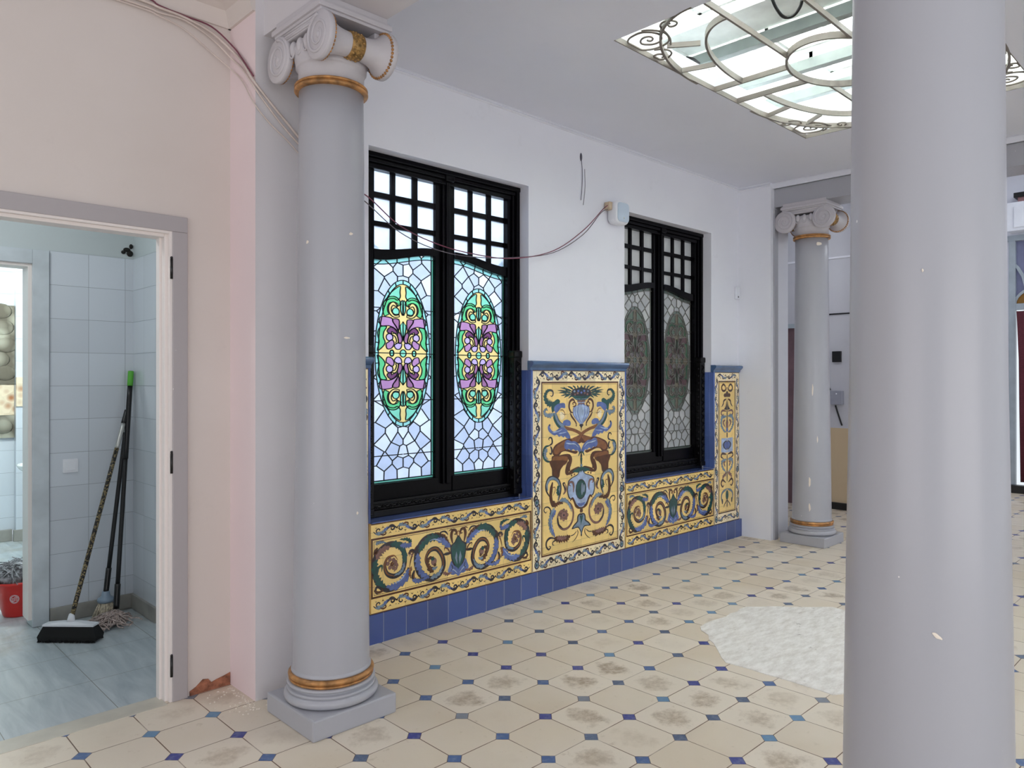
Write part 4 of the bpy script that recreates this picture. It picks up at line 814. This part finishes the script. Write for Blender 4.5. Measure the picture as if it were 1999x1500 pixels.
m = MB(); m.box((3.95, 0.5, 3.585), (4.27, 2.7, 3.60)); part(m, 'flat_panel', M['lantern'], r)
m = MB()
for x0, x1, y0, y1 in ((4.42, 4.80, 1.45, 2.25), (3.52, 3.9, 1.2, 2.4), (4.95, 5.3, 1.3, 2.2)):
    for q in ((x0, y0, x1, y0+.025), (x0, y1-.025, x1, y1), (x0, y0, x0+.025, y1), (x1-.025, y0, x1, y1)): m.box((q[0], q[1], 3.62), (q[2], q[3], 3.66))
part(m, 'hatch_frame', M['lantern'], r)
for lab, pts in SKYCAB:
    m = MB(); m.tube(catmull(pts, 6), 0.009, 8); tag(m.build('cable', M['black_rubber']), lab, 'cable', 'skylight cables')

# ------------------------------------------------------------------ wires and small fittings on the walls
wires = []
p1 = [(1.05, 3.435, 3.095), (1.17, 3.43, 3.085), (1.281, 3.43, 3.078), (1.40, 3.43, 3.05), (1.485, 3.40, 2.98), (1.488, 3.30, 2.90), (1.49, 3.19, 2.785), (1.56, 3.183, 2.71), (1.65, 3.183, 2.63), (1.75, 3.183, 2.545), (1.87, 3.19, 2.50), (2.05, 3.38, 2.47)]
hang1 = [(2.225, 3.40, 2.429), (2.435, 3.40, 2.303), (2.688, 3.40, 2.235), (2.964, 3.40, 2.208), (3.311, 3.40, 2.216), (3.697, 3.40, 2.311), (4.017, 3.405, 2.494), (4.246, 3.41, 2.682), (4.34, 3.425, 2.735)]
hang2 = [(2.225, 3.40, 2.391), (2.435, 3.40, 2.266), (2.688, 3.40, 2.200), (2.964, 3.40, 2.188), (3.311, 3.40, 2.222), (3.697, 3.40, 2.299), (4.017, 3.405, 2.466), (4.22, 3.41, 2.65), (4.33, 3.42, 2.70)]
for lab, pts, rad, mt in (('upper dusky red wire sagging across the bright window to the white speaker', hang1, 0.0032, 'cable_red'), ('lower grey wire sagging across the bright window to the white speaker', hang2, 0.0028, 'cable_grey')):
    m = MB(); m.tube(catmull([(2.05, 3.38, 2.47)]+pts, 6), rad, 6); tag(m.build('wire', M[mt]), lab, 'wire', 'sagging wires')
for k, (lab, dz, dy, mt, rad) in enumerate((('thick cream cable running along the door wall and down across the pier', 0.0, 0.0, 'cable_white', 0.006), ('thin dark red cable tied along the cream one above the doorway', 0.022, 0.0, 'cable_red', 0.0035),
                                        ('second cream cable hanging a little lower across the pier', -0.03, 0.0, 'cable_white', 0.004), ('thin pinkish cable looping loose at the pier corner', -0.055, 0.0, 'cable_white', 0.003))):
    q = []
    for i, p in enumerate(p1):
        wv = 0.012*math.sin(i*1.7+k*2); q.append((p[0], p[1], p[2]+dz*(1.0 if i > 2 else 0.6)+wv*(0.6 if k else 0)))
    if k == 1: q = q[:7]
    if k == 3: q = [(p[0], p[1], p[2]-0.04*math.sin(PI*i/11)) for i, p in enumerate(q)]
    m = MB(); m.tube(catmull([(-1.5+i*0.6, 3.437, q[0][2]+0.006*math.sin(i*2)) for i in range(4)]+q, 5), rad, 6); tag(m.build('cable', M[mt]), lab, 'cable', 'cables along the door wall')
t = thing('wall_speaker', 'white rounded wall speaker between the two windows', 'speaker', (4.46, YW, 2.67))
m = MB()
def rrect(x0, x1, z0, z1, r, n=6):
    out = []
    for cx_, cz_, a0 in ((x1-r, z1-r, 0), (x0+r, z1-r, 90), (x0+r, z0+r, 180), (x1-r, z0+r, 270)):
        out += [(cx_+r*math.cos(math.radians(a0+90*i/n)), cz_+r*math.sin(math.radians(a0+90*i/n))) for i in range(n+1)]
    return out
rings = [(0.014, 3.452), (0.004, 3.44), (0.0, 3.41), (0.0, 3.385), (0.004, 3.37), (0.012, 3.362)]
vs_ = []
for ins, y in rings: vs_ += [(p[0], y, p[1]) for p in rrect(4.34+ins, 4.50-ins, 2.592+ins, 2.762-ins, 0.036)]
n_ = len(rrect(0, 1, 0, 1, .1)); fs_ = [(k*n_+i, k*n_+(i+1) % n_, (k+1)*n_+(i+1) % n_, (k+1)*n_+i) for k in range(len(rings)-1) for i in range(n_)]+[tuple(range(n_)), tuple(range((len(rings)-1)*n_, len(rings)*n_))[::-1]]
m.add(vs_, fs_); part(m, 'casing', M['white_plastic'], t)
m = MB(); m.prism(rrect(4.354, 4.486, 2.607, 2.747, 0.028), lambda x, z: (x, 3.362, z), lambda x, z: (x, 3.356, z)); part(m, 'front_grille', simple('pale_blue_speaker_cloth', (190, 204, 220), 0.5, var=0.02), t, 'pale blue-grey front')
m = MB(); m.ball((4.42, 3.351, 2.635), (0.006, 0.003, 0.006), n=8, k=6); part(m, 'badge', M['silver'], t)
m = MB(); m.box((4.31, 3.40, 2.69), (4.35, 3.452, 2.75), bev=0.008); part(m, 'bracket', simple('yellowed_bracket', (196, 176, 150), 0.5), t)
t = thing('wall_sensor', 'small white upright sensor on the far end of the window wall', 'sensor', (6.10, YW, 2.23))
m = MB(); m.box((6.205, 3.43, 2.175), (6.27, 3.453, 2.29), bev=0.008); part(m, 'casing', M['white_plastic'], t)
m = MB(); m.ball((6.238, 3.43, 2.197), (0.009, 0.003, 0.009), n=10, k=6); part(m, 'lens', M['black_plastic'], t)
m = MB(); m.ball((4.05, 3.453, 3.03), (0.012, 0.006, 0.03), n=8, k=6)
m.tube(catmull([(4.05, 3.45, 3.02), (4.06, 3.449, 2.92), (4.055, 3.449, 2.80), (4.045, 3.449, 2.72)], 4), 0.0022, 5)
m.tube(catmull([(4.085, 3.449, 2.95), (4.09, 3.449, 2.82), (4.07, 3.449, 2.69)], 4), 0.0018, 5)
tag(m.build('hanging_thread', M['scuff']), 'thin grey threads hanging from a hole above the wall between the windows', 'wire')

# ------------------------------------------------------------------ door into the washroom
r = sroot('door_1', 'grey and white door frame of the washroom doorway, without a door leaf', (0.82, YW, 0))
m = MB()
for x0, x1 in ((0.335, 0.402), (1.230, 1.297)): m.box((x0, YW-0.018, 0), (x1, YW+0.002, 2.108), bev=0.004)
m.box((0.335, YW-0.018, 2.108), (1.297, YW+0.002, 2.178), bev=0.004); part(m, 'casing', M['grey_frame'], r)
m = MB(); m.box((1.205, YW+0.012, 0), (1.232, YW+0.10, 2.11), bev=0.003); m.box((0.40, YW+0.012, 0), (0.427, YW+0.10, 2.11), bev=0.003); m.box((0.427, YW+0.012, 2.083), (1.205, YW+0.10, 2.11), bev=0.003)
m.box((1.218, YW-0.012, 0), (1.232, YW+0.014, 2.11), bev=0.002); m.box((0.414, YW-0.012, 2.097), (1.218, YW+0.014, 2.11), bev=0.002); m.box((1.195, YW+0.05, 0), (1.206, YW+0.09, 2.085), bev=0.002)
part(m, 'jamb', M['white_wood'], r, 'white painted jamb')
for z in (0.16, 1.07, 1.94):
    m = MB(); m.tube([(1.226, YW-0.016, z-0.045), (1.226, YW-0.016, z+0.045)], 0.006, 8); m.ball((1.226, YW-0.016, z+0.05), 0.006, n=8, k=6); part(m, 'hinge', M['black_plastic'], r)
m = MB(); m.box((0.427, YW-0.03, -0.004), (1.205, YW+0.09, 0.003), bev=0.002); struct(m, 'trim_6', simple('pale_threshold_stone', (196, 190, 176), 0.5), 'pale stone threshold strip')

# washroom
m = MB(); cells(m, 'y', 5.06, 5.18, [-1.2, 1.66], [0, 2.9], [(0.25, 1.015, 0, 2.12)], 1)
cells(m, 'y', 5.052, 5.06, [1.104, 1.565], [0.09, 2.205], []); m.add([(1.104, 5.0515, 0.09), (1.565, 5.0515, 0.09), (1.565, 5.0515, 2.205), (1.104, 5.0515, 2.205)], [(0, 1, 2, 3)], 0)
struct(m, 'wall_washroom', [M['bath_tile'], M['bath_wall']], 'washroom wall with white tiles below and pale paint above')
m = MB(); m.box((1.573, YW+0.165, 2.205), (1.66, 5.06, 2.9), 1); m.box((1.565, YW+0.165, 0), (1.66, 5.06, 2.205), 0); struct(m, 'wall_washroom_right', [M['bath_tile_y'], M['bath_wall']])
m = MB(); m.box((-1.2, 5.06, 0), (-1.14, 3.555, 2.9)); struct(m, 'wall_washroom_left', M['bath_wall'])
m = MB(); m.box((-1.2, YW+0.1, 2.9), (1.7, 5.18, 2.96)); struct(m, 'ceiling', M['bath_wall'], 'low washroom ceiling')
m = MB(); m.box((1.104, 5.036, 0), (1.565, 5.052, 0.09), bev=0.002); m.box((1.549, 4.62, 0), (1.565, 5.036, 0.09), bev=0.002); struct(m, 'baseboard_washroom', M['skirting'])
r = sroot('door_2', 'pale blue-grey door frame of the inner doorway', (1.06, 5.06, 0))
m = MB(); m.box((1.015, 5.035, 0), (1.10, 5.062, 2.2), bev=0.003); m.box((0.17, 5.035, 2.118), (1.015, 5.062, 2.2), bev=0.003); m.box((0.17, 5.035, 0), (0.25, 5.062, 2.118), bev=0.003); part(m, 'casing', M['bath_frame'], r)
m = MB(); m.box((0.995, 5.05, 0.04), (1.017, 5.19, 2.12), bev=0.003); m.box((0.25, 5.05, 2.10), (0.995, 5.19, 2.12)); part(m, 'jamb', M['white_wood'], r)
t = thing('light_switch', 'flush white square light switch on the washroom tiles', 'switch', (1.213, 5.05, 0.925))
m = MB(); m.box((1.172, 5.044, 0.884), (1.254, 5.052, 0.966), bev=0.003); part(m, 'plate', M['white_plastic'], t); m = MB(); m.box((1.186, 5.040, 0.898), (1.240, 5.046, 0.952), bev=0.002); part(m, 'rocker', M['white_plastic'], t)
m = MB()
for x, z, a, b2 in ((1.53, 2.262, 0.022, 0.014), (1.548, 2.24, 0.02, 0.02), (1.51, 2.245, 0.014, 0.012), (1.555, 2.285, 0.012, 0.016)): m.ball((x, 5.058, z), (a, 0.012, b2), n=9, k=6)
tag(m.build('wall_hole', M['dark_hole']), 'ragged dark hole in the wall corner above the washroom tiles', 'hole')

# inner room
m = MB(); m.box((-1.2, 7.9, 0.09), (1.45, 7.96, 2.7), 0); m.box((1.45, 7.82, 0.09), (2.4, 7.96, 2.7), 0); m.box((2.34, 5.18, 0), (2.4, 7.9, 2.7), 0); struct(m, 'wall_inner', [M['bath_tile']], 'white tiled wall of the inner washroom')
m = MB(); m.box((1.66, 5.12, 0), (2.4, 5.18, 2.7)); m.box((-1.2, 5.18, 0), (-1.14, 7.9, 2.7)); struct(m, 'wall_inner_side', M['bath_wall'])
m = MB(); m.box((-1.2, 5.06, 2.7), (2.4, 7.96, 2.76)); struct(m, 'ceiling', M['bath_wall'], 'inner washroom ceiling')
m = MB(); m.box((-1.2, 7.86, 0), (1.43, 7.9, 0.10), bev=0.002); m.box((1.43, 7.80, 0), (1.52, 7.84, 0.10)); struct(m, 'baseboard_inner', M['skirting'])
m = MB()
ring = random.Random(5)
m.box((1.12, 7.87, 1.40), (1.448, 7.899, 2.10))
for z in (1.48, 1.62, 1.76, 1.90, 2.03):
    for x in (1.2, 1.36): m.ball((x+ring.uniform(-.03, .03), 7.87, z+ring.uniform(-.02, .02)), (0.085, 0.012, 0.068), n=10, k=7)
m.box((1.12, 7.87, 0.92), (1.448, 7.899, 1.12))
for x in (1.2, 1.36): m.ball((x, 7.87, 1.02), (0.08, 0.012, 0.065), n=10, k=7)
o = m.build('mortar_patch', M['dabs']); tag(o, 'grey patch of old mortar dabs where wall tiles are missing in the inner room', 'wall patch')
m = MB(); m.box((1.10, 7.885, 1.122), (1.448, 7.899, 1.398)); m.box((1.45, 7.805, 1.2), (1.50, 7.819, 1.46)); tag(m.build('brick_patch', M['rubble']), 'patch of bare orange brick between the mortar dabs in the inner room', 'wall patch')
r = sroot('door_4', 'tall blue-grey door at the back of the inner room', (1.6, 7.8, 0))
m = MB(); m.box((1.515, 7.78, 0.02), (1.55, 7.82, 2.24)); m.box((1.515, 7.78, 2.2), (2.1, 7.82, 2.24)); part(m, 'frame', M['bath_frame'], r)
m = MB(); m.box((1.55, 7.79, 0.02), (2.1, 7.815, 2.2)); part(m, 'door_leaf', simple('blue_grey_door_paint', (150, 176, 184), 0.4), r)
t = thing('wash_basin', 'white wash basin seen past the inner door frame', 'basin', (1.5, 6.8, 0))
m = MB(); m.lathe((1.47, 6.80, -0.045), [(0.0, 0.70), (0.06, 0.70), (0.12, 0.73), (0.19, 0.79), (0.205, 0.815), (0.20, 0.825), (0.185, 0.822), (0.15, 0.77), (0.0, 0.74)], 32); m.box((1.55, 6.67, 0.70), (1.85, 6.93, 0.785), bev=0.02); part(m, 'bowl', M['white_ceramic'], t)
m = MB(); m.lathe((1.51, 6.80, 0), [(0.0, 0.0), (0.09, 0.0), (0.07, 0.1), (0.06, 0.5), (0.08, 0.68), (0.0, 0.68)], 24); part(m, 'pedestal', M['white_ceramic'], t)

# bucket with mop heads
BX, BY = 1.015, 5.40
t = thing('bucket', 'red plastic bucket just inside the inner doorway', 'bucket', (BX, BY, 0))
m = MB(); m.lathe((BX, BY, 0), [(0.0, 0.004), (0.078, 0.0), (0.082, 0.006), (0.142, 0.205), (0.151, 0.208), (0.151, 0.218), (0.140, 0.220), (0.137, 0.208), (0.078, 0.012), (0.0, 0.012)], 40); part(m, 'body', M['red_plastic'], t)
m = MB(); az = math.atan2(-BY, -BX)-0.18
for rr_ in (0.024, 0.019): 
    m.tube([(BX+(0.1175+(zz-0.12)*0.30)*math.cos(az+dx_/0.12), BY+(0.1175+(zz-0.12)*0.30)*math.sin(az+dx_/0.12), zz) for dx_, zz in [(rr_*math.cos(2*PI*i/24), 0.12+rr_*1.1*math.sin(2*PI*i/24)) for i in range(24)]], 0.0013, 5, closed=True)
for dz in (-0.009, 0.0, 0.009):
    m.tube([(BX+(0.1175+dz*0.30)*math.cos(az+u/0.12), BY+(0.1175+dz*0.30)*math.sin(az+u/0.12), 0.12+dz+0.004*math.sin(u*250)) for u in [-0.014+0.0028*i for i in range(11)]], 0.0014, 5)
part(m, 'round_mark', M['white_plastic'], t, 'white round mark')
rm = random.Random(9); m = MB()
m.ball((BX, BY, 0.24), (0.125, 0.125, 0.075), n=20, k=10)
for i in range(170):
    a = rm.random()*2*PI; b2 = a+rm.uniform(-1.6, 1.6); r1, r2 = rm.uniform(0.02, 0.14), rm.uniform(0.06, 0.165)
    P0, P2 = Vector((BX+r1*math.cos(a), BY+r1*math.sin(a), 0.30+rm.uniform(-.03, .03)*1)), Vector((BX+r2*math.cos(b2), BY+r2*math.sin(b2), 0.235+rm.uniform(-.03, .03)))
    P1 = (P0+P2)/2+Vector((rm.uniform(-.03, .03), rm.uniform(-.03, .03), rm.uniform(0.0, 0.035))); m.tube(catmull([P0, P1, P2], 4), 0.0034, 5)
tag(m.build('mop', M['mop_grey']), 'pile of dark grey mop yarn heaped in the red bucket', 'mop')

# broom, brush and mop leaning in the corner
def pole(pa, pb, r, segs, t):
    """segs = [(f0, f1, material, name, radius)]"""
    A, B = Vector(pa), Vector(pb)
    for f0, f1, mt, nm, rr2 in segs:
        m = MB(); m.tube([A.lerp(B, f0+(f1-f0)*i/6) for i in range(7)], rr2 or r, 12); part(m, nm, M[mt], t)
t = thing('broom', 'broom with a black bristle head and a leopard print handle', 'broom', (1.13, 4.66, 0))
ux, uy = 0.70, -0.714; hcx, hcy = 1.118, 4.648
def blk(m, z0, z1, l0, l1, d0, d1, n=1, sk=0.0):
    vs = []
    for z, l, d, s in ((z0, l0, d0, 0), (z1, l1, d1, sk)):
        for a, b2 in ((-1, -1), (1, -1), (1, 1), (-1, 1)): vs.append((hcx+ux*l*a+(-uy)*d*b2+(-uy)*s, hcy+uy*l*a+ux*d*b2+ux*s, z))
    m.add(vs, [(0, 1, 2, 3), (7, 6, 5, 4), (0, 4, 5, 1), (1, 5, 6, 2), (2, 6, 7, 3), (3, 7, 4, 0)])
m = MB(); blk(m, 0.008, 0.03, 0.158, 0.163, 0.040, 0.042); blk(m, 0.03, 0.085, 0.163, 0.138, 0.042, 0.026)
rb = random.Random(2)
for i in range(420):
    a = rb.uniform(-1, 1); d = rb.choice((-1, 1)); px_ = hcx+ux*a*0.160+(-uy)*d*0.040; py_ = hcy+uy*a*0.160+ux*d*0.040
    qx = hcx+ux*a*0.136+(-uy)*d*0.024; qy = hcy+uy*a*0.136+ux*d*0.024; m.tube([(px_+rb.uniform(-.004, .004), py_+rb.uniform(-.004, .004), 0.001), (qx, qy, 0.085)], 0.0016, 4)
part(m, 'bristles', M['bristle_black'], t)
m = MB(); blk(m, 0.084, 0.094, 0.142, 0.142, 0.028, 0.028); blk(m, 0.094, 0.106, 0.142, 0.05, 0.028, 0.016); m.tube([(hcx, hcy, 0.10), (hcx+0.012, hcy+0.03, 0.135)], [0.022, 0.014], 12); part(m, 'broom_head', M['white_plastic'], t, 'white plastic head')
pole((hcx+0.008, hcy+0.02, 0.115), (1.513, 5.0, 1.25), 0.0125, [(0, 0.80, 'leopard', 'handle', 0), (0.80, 0.93, 'silver', 'sleeve', 0.013), (0.93, 1.0, 'black_plastic', 'grip', 0.0145)], t)
t = thing('floor_brush', 'round pale-bristled brush with a black handle, middle of the three in the corner', 'brush', (1.38, 4.92, 0))
bx, by = 1.372, 4.925; m = MB(); rb = random.Random(4)
for i in range(240):
    a = rb.random()*2*PI; q = math.sqrt(rb.random()); m.tube([(bx+0.030*q*math.cos(a), by+0.030*q*math.sin(a), 0.115), (bx-0.012+0.068*q*math.cos(a), by-0.012+0.068*q*math.sin(a), 0.012+0.01*rb.random())], 0.0022, 4)
part(m, 'bristles', M['bristle_pale'], t)
m = MB(); m.lathe((bx, by, 0), [(0.0, 0.10), (0.042, 0.10), (0.048, 0.112), (0.044, 0.125), (0.026, 0.135), (0.020, 0.165), (0.0, 0.167)], 24); part(m, 'brush_cap', M['ferrule'], t, 'blue-grey plastic cap')
pole((bx, by, 0.150), (1.518, 5.01, 1.22), 0.0125, [(0, 0.14, 'black_plastic', 'socket', 0.016), (0.14, 0.90, 'black_rubber', 'handle', 0), (0.90, 1.0, 'silver', 'sleeve', 0.013)], t)
t = thing('mop', 'string mop with pinkish grey yarn and a long black handle with a green tip', 'mop', (1.40, 4.80, 0))
pole((1.405, 4.84, 0.07), (1.541, 5.015, 1.495), 0.0130, [(0, 0.10, 'black_plastic', 'socket', 0.017), (0.10, 0.62, 'black_rubber', 'handle', 0), (0.62, 0.935, 'black_plastic', 'grip', 0.0155), (0.935, 1.0, 'green_plastic', 'tip', 0.017)], t)
m = MB(); rb = random.Random(6)
for i in range(230):
    a = rb.uniform(-0.5, 5.6); L = rb.uniform(0.03, 0.11) if i % 4 else rb.uniform(0.1, 0.22)
    if i % 4 == 0: a = rb.uniform(3.1, 3.9)
    P = Vector((1.375+rb.uniform(-.03, .03), 4.79+rb.uniform(-.03, .03), 0.055+rb.uniform(-.01, .02))); pts = [P]
    for k in range(5):
        a += rb.uniform(-1.3, 1.3); P = P+Vector((math.cos(a), math.sin(a), 0))*L/5; pts.append(Vector((min(P.x, 1.53), P.y, max(0.008, 0.055-0.010*k+rb.uniform(-.008, .012)))))
    m.tube(catmull(pts, 3), 0.0037, 5)
part(m, 'yarn', M['mop'], t)

# ------------------------------------------------------------------ rooms beyond the far column
m = MB(); cells(m, 'x', 8.33, 8.43, [2.75, 4.7], [0.9, 4.2], [(3.80, 4.5, 0.9, 2.05)], 0); cells(m, 'x', 8.33, 8.43, [2.75, 4.7], [0, 0.9], [(3.80, 4.5, 0, 0.9)], 1); struct(m, 'wall_far', [M['lavender_wall'], M['beige_wall']], 'far wall, pale lavender above and beige below')
m = MB(); m.box((8.32, 2.75, 2.78), (8.332, 4.7, 2.80)); m.box((8.318, 2.75, 2.158), (8.332, 3.78, 2.172), 1); struct(m, 'trim_7', [M['wall'], M['black_plastic']], 'thin lines along the far wall')
m = MB(); m.box((8.30, 2.75, 0), (8.33, 3.80, 0.075)); struct(m, 'baseboard_far', M['black_plastic'])
r = sroot('door_3', 'dusky brown door half hidden behind the far column', (8.36, 4.15, 0))
m = MB(); m.box((8.35, 3.80, 0), (8.38, 4.5, 2.05)); part(m, 'door_leaf', M['dusky_door'], r)
m = MB(); m.box((8.31, 3.77, 0), (8.335, 3.80, 2.08)); m.box((8.31, 3.77, 2.03), (8.335, 4.53, 2.08)); part(m, 'casing', M['far_grey'], r)
m = MB(); m.box((6.62, 4.6, 0), (8.4, 4.7, 4.2)); struct(m, 'wall_far_left', M['wall'])
m = MB(); m.box((8.33, 2.7, 0), (11.3, 2.8, 4.2)); struct(m, 'wall_far_side', M['wall'])
m = MB(); m.box((6.6, -4, 4.2), (11.4, 4.7, 4.3)); struct(m, 'ceiling', M['ceiling'], 'higher ceiling of the front room')
m = MB(); m.box((8.30, 3.335, 1.63), (8.33, 3.43, 1.75), bev=0.003); tag(m.build('wall_box', M['black_plastic']), 'small black box on the far lavender wall', 'box')
t = thing('intercom', 'grey box with a small light low on the far lavender wall', 'box', (8.33, 3.4, 1.3))
m = MB(); m.box((8.27, 3.31, 1.16), (8.33, 3.46, 1.31), bev=0.006); part(m, 'casing', simple('grey_box_plastic', (150, 152, 164), 0.4), t)
m = MB(); m.ball((8.268, 3.37, 1.28), (0.004, 0.008, 0.008), n=8, k=6); part(m, 'indicator', M['white_plastic'], t)
m = MB(); m.tube(catmull([(8.322, 3.62, 1.85), (8.322, 3.56, 1.62), (8.322, 3.50, 1.42), (8.322, 3.46, 1.32)], 5), 0.009, 6); m.tube(catmull([(8.322, 3.40, 1.15), (8.322, 3.37, 1.05), (8.322, 3.33, 0.93)], 5), 0.009, 6)
tag(m.build('cable', M['black_rubber']), 'black cable running down the far lavender wall to the grey box', 'cable')
# front wall with fanlight and curtain
m = MB(); cells(m, 'x', 11.2, 11.3, [-4, 2.75], [0, 4.2], [(0.6, 2.36, 0, 3.2)]); struct(m, 'wall_front', M['wall'])
m = MB(); m.box((11.17, 0.6, 3.2), (11.2, 2.75, 3.27)); struct(m, 'trim_8', M['far_grey'], 'grey lintel strip over the fanlight')
r = sroot('window_4', 'lilac fanlight with a golden arch, at the far right', (11.2, 1.5, 2.4))
m = MB(); m.box((11.22, 0.6, 2.4), (11.23, 2.36, 3.2)); part(m, 'lilac_panes', M['lilac_glass'], r)
m = MB(); m.prism([(1.75+0.55*math.cos(PI*i/20), 2.40+0.26*math.sin(PI*i/20)) for i in range(21)], lambda y, z: (11.205, y, z), lambda y, z: (11.218, y, z)); part(m, 'golden_pane', M['gold_glass'], r, 'golden arched pane')
m = MB(); m.tube([(11.2, 1.75+0.56*math.cos(PI*i/20), 2.40+0.27*math.sin(PI*i/20)) for i in range(21)], 0, flat=(0.03, 0.03, (1, 0, 0)))
m.tube([(11.2, 2.36, 2.95), (11.2, 2.28, 2.86), (11.2, 2.22, 2.74), (11.2, 2.19, 2.60)], 0, flat=(0.035, 0.03, (1, 0, 0))); m.box((11.17, 0.6, 2.32), (11.24, 2.36, 2.40), bev=0.006); m.box((11.16, 2.30, 0), (11.24, 2.37, 3.2), bev=0.006); part(m, 'frame', M['far_grey'], r)
m = MB(); n = 60; vs = []
for i in range(n+1):
    y = 0.7+1.555*i/n
    for z in (2.30, 1.7, 1.1, 0.14): vs.append((11.13+0.02*math.sin(i*1.1)+0.0*z, y-(0.03*math.sin((2.30-z)*1.5))*(i/n)+(0.025 if z > 1 else -0.02)*(i/n), z))
m.add(vs, [(4*i+k, 4*i+k+1, 4*i+k+5, 4*i+k+4) for i in range(n) for k in range(3)], 0, True); o = m.build('curtain', M['curtain']); sm = o.modifiers.new('thick', 'SOLIDIFY'); sm.thickness = 0.006
tag(o, 'burgundy woven curtain hanging in the far right doorway', 'curtain')
m = MB(); m.box((11.08, 1.9, 0.0), (11.2, 2.36, 0.10), bev=0.01); tag(m.build('door_track', M['black_plastic']), 'black track at the foot of the burgundy curtain', 'track')
t = thing('air_curtain', 'pale wall cabinet with a dark slot above the fanlight at the far right', 'cabinet', (11.1, 1.7, 3.4))
m = MB(); m.box((11.0, 1.0, 3.30), (11.2, 2.36, 3.66), bev=0.01); m.box((10.985, 1.1, 3.34), (11.0, 2.28, 3.60), bev=0.003); part(m, 'casing', M['white_plastic'], t)
m = MB(); m.box((11.02, 1.0, 3.72), (11.2, 2.29, 3.78), bev=0.005); part(m, 'dark_slot', M['black_plastic'], t)
m = MB(); m.box((11.05, 1.2, 3.66), (11.2, 2.25, 3.72)); part(m, 'red_label', simple('red_label', (150, 110, 112), 0.5), t)

# ------------------------------------------------------------------ light
w = bpy.data.worlds.new('sky'); SC.world = w; w.use_nodes = True; nt = w.node_tree; bg = nt.nodes['Background']
bg.inputs[0].default_value = (0.86, 0.93, 1.0, 1); bg.inputs[1].default_value = WORLD
def area(name, loc, rot, sx, sy, e, col, spread=None):
    l = bpy.data.lights.new(name, 'AREA'); l.shape = 'RECTANGLE'; l.size = sx; l.size_y = sy; l.energy = e; l.color = col
    if spread: l.spread = spread
    o = bpy.data.objects.new(name, l); COL.objects.link(o); o.location = loc; o.rotation_euler = rot; return o
area('daylight_roof', (4.2, 1.7, 5.2), (0, 0, 0), 4.0, 3.2, E_ROOF, (0.97, 0.99, 1.0))
area('daylight_lightwell', (2.9, 5.1, 2.3), (math.radians(-90), 0, 0), 2.0, 2.4, E_WELL, (0.93, 0.97, 1.0))
area('warm_fill_left', (-3.8, 1.0, 1.3), (0, math.radians(-100), 0), 2.0, 3.5, E_LEFT, (1.0, 0.90, 0.89))  # added pinkish fill standing in for warm light from the unseen left
area('warm_fill_behind', (-0.5, -3.8, 1.3), (math.radians(102), 0, 0), 5.0, 2.0, E_BACK, (1.0, 0.95, 0.92))  # added warm fill out of view, tilted up to lift the ceiling
def pt(name, loc, e, col, r=0.12):
    l = bpy.data.lights.new(name, 'POINT'); l.energy = e; l.color = col; l.shadow_soft_size = r
    o = bpy.data.objects.new(name, l); COL.objects.link(o); o.location = loc
pt('washroom_lamp', (0.3, 4.2, 2.7), E_BATH, (0.93, 0.98, 1.0)); pt('inner_lamp', (1.2, 6.3, 2.5), E_INNER, (0.93, 1.0, 0.95), 0.2)
area('front_room_fill', (9.6, 0.5, 4.1), (0, 0, 0), 2.5, 3.0, E_FRONT, (0.88, 0.94, 1.0))  # unseen lamp added under the closed ceiling, not daylight
pt('dim_box_fill', (5.4, 4.3, 2.9), 3.0, (0.9, 0.95, 1.0), 0.3)  # added faint fill inside the closed box, no lamp known there

# ------------------------------------------------------------------ camera
cd = bpy.data.cameras.new('camera'); cam = bpy.data.objects.new('camera', cd); COL.objects.link(cam)
cam.location = (0, 0, 1.45); cam.rotation_euler = (math.radians(90), 0, math.radians(45.76-90))
cd.sensor_width = 36.0; cd.lens = 1450/1999*36.0; cd.shift_y = -11/1999; cd.clip_start = 0.05; cd.clip_end = 60
SC.camera = cam
vs = SC.view_settings; vs.view_transform = 'Standard'; vs.look = 'None'; vs.gamma = 1.0; vs.use_curve_mapping = False; vs.exposure = EXPO
SC.cycles.max_bounces = 10; SC.cycles.diffuse_bounces = 6; SC.cycles.transmission_bounces = 6
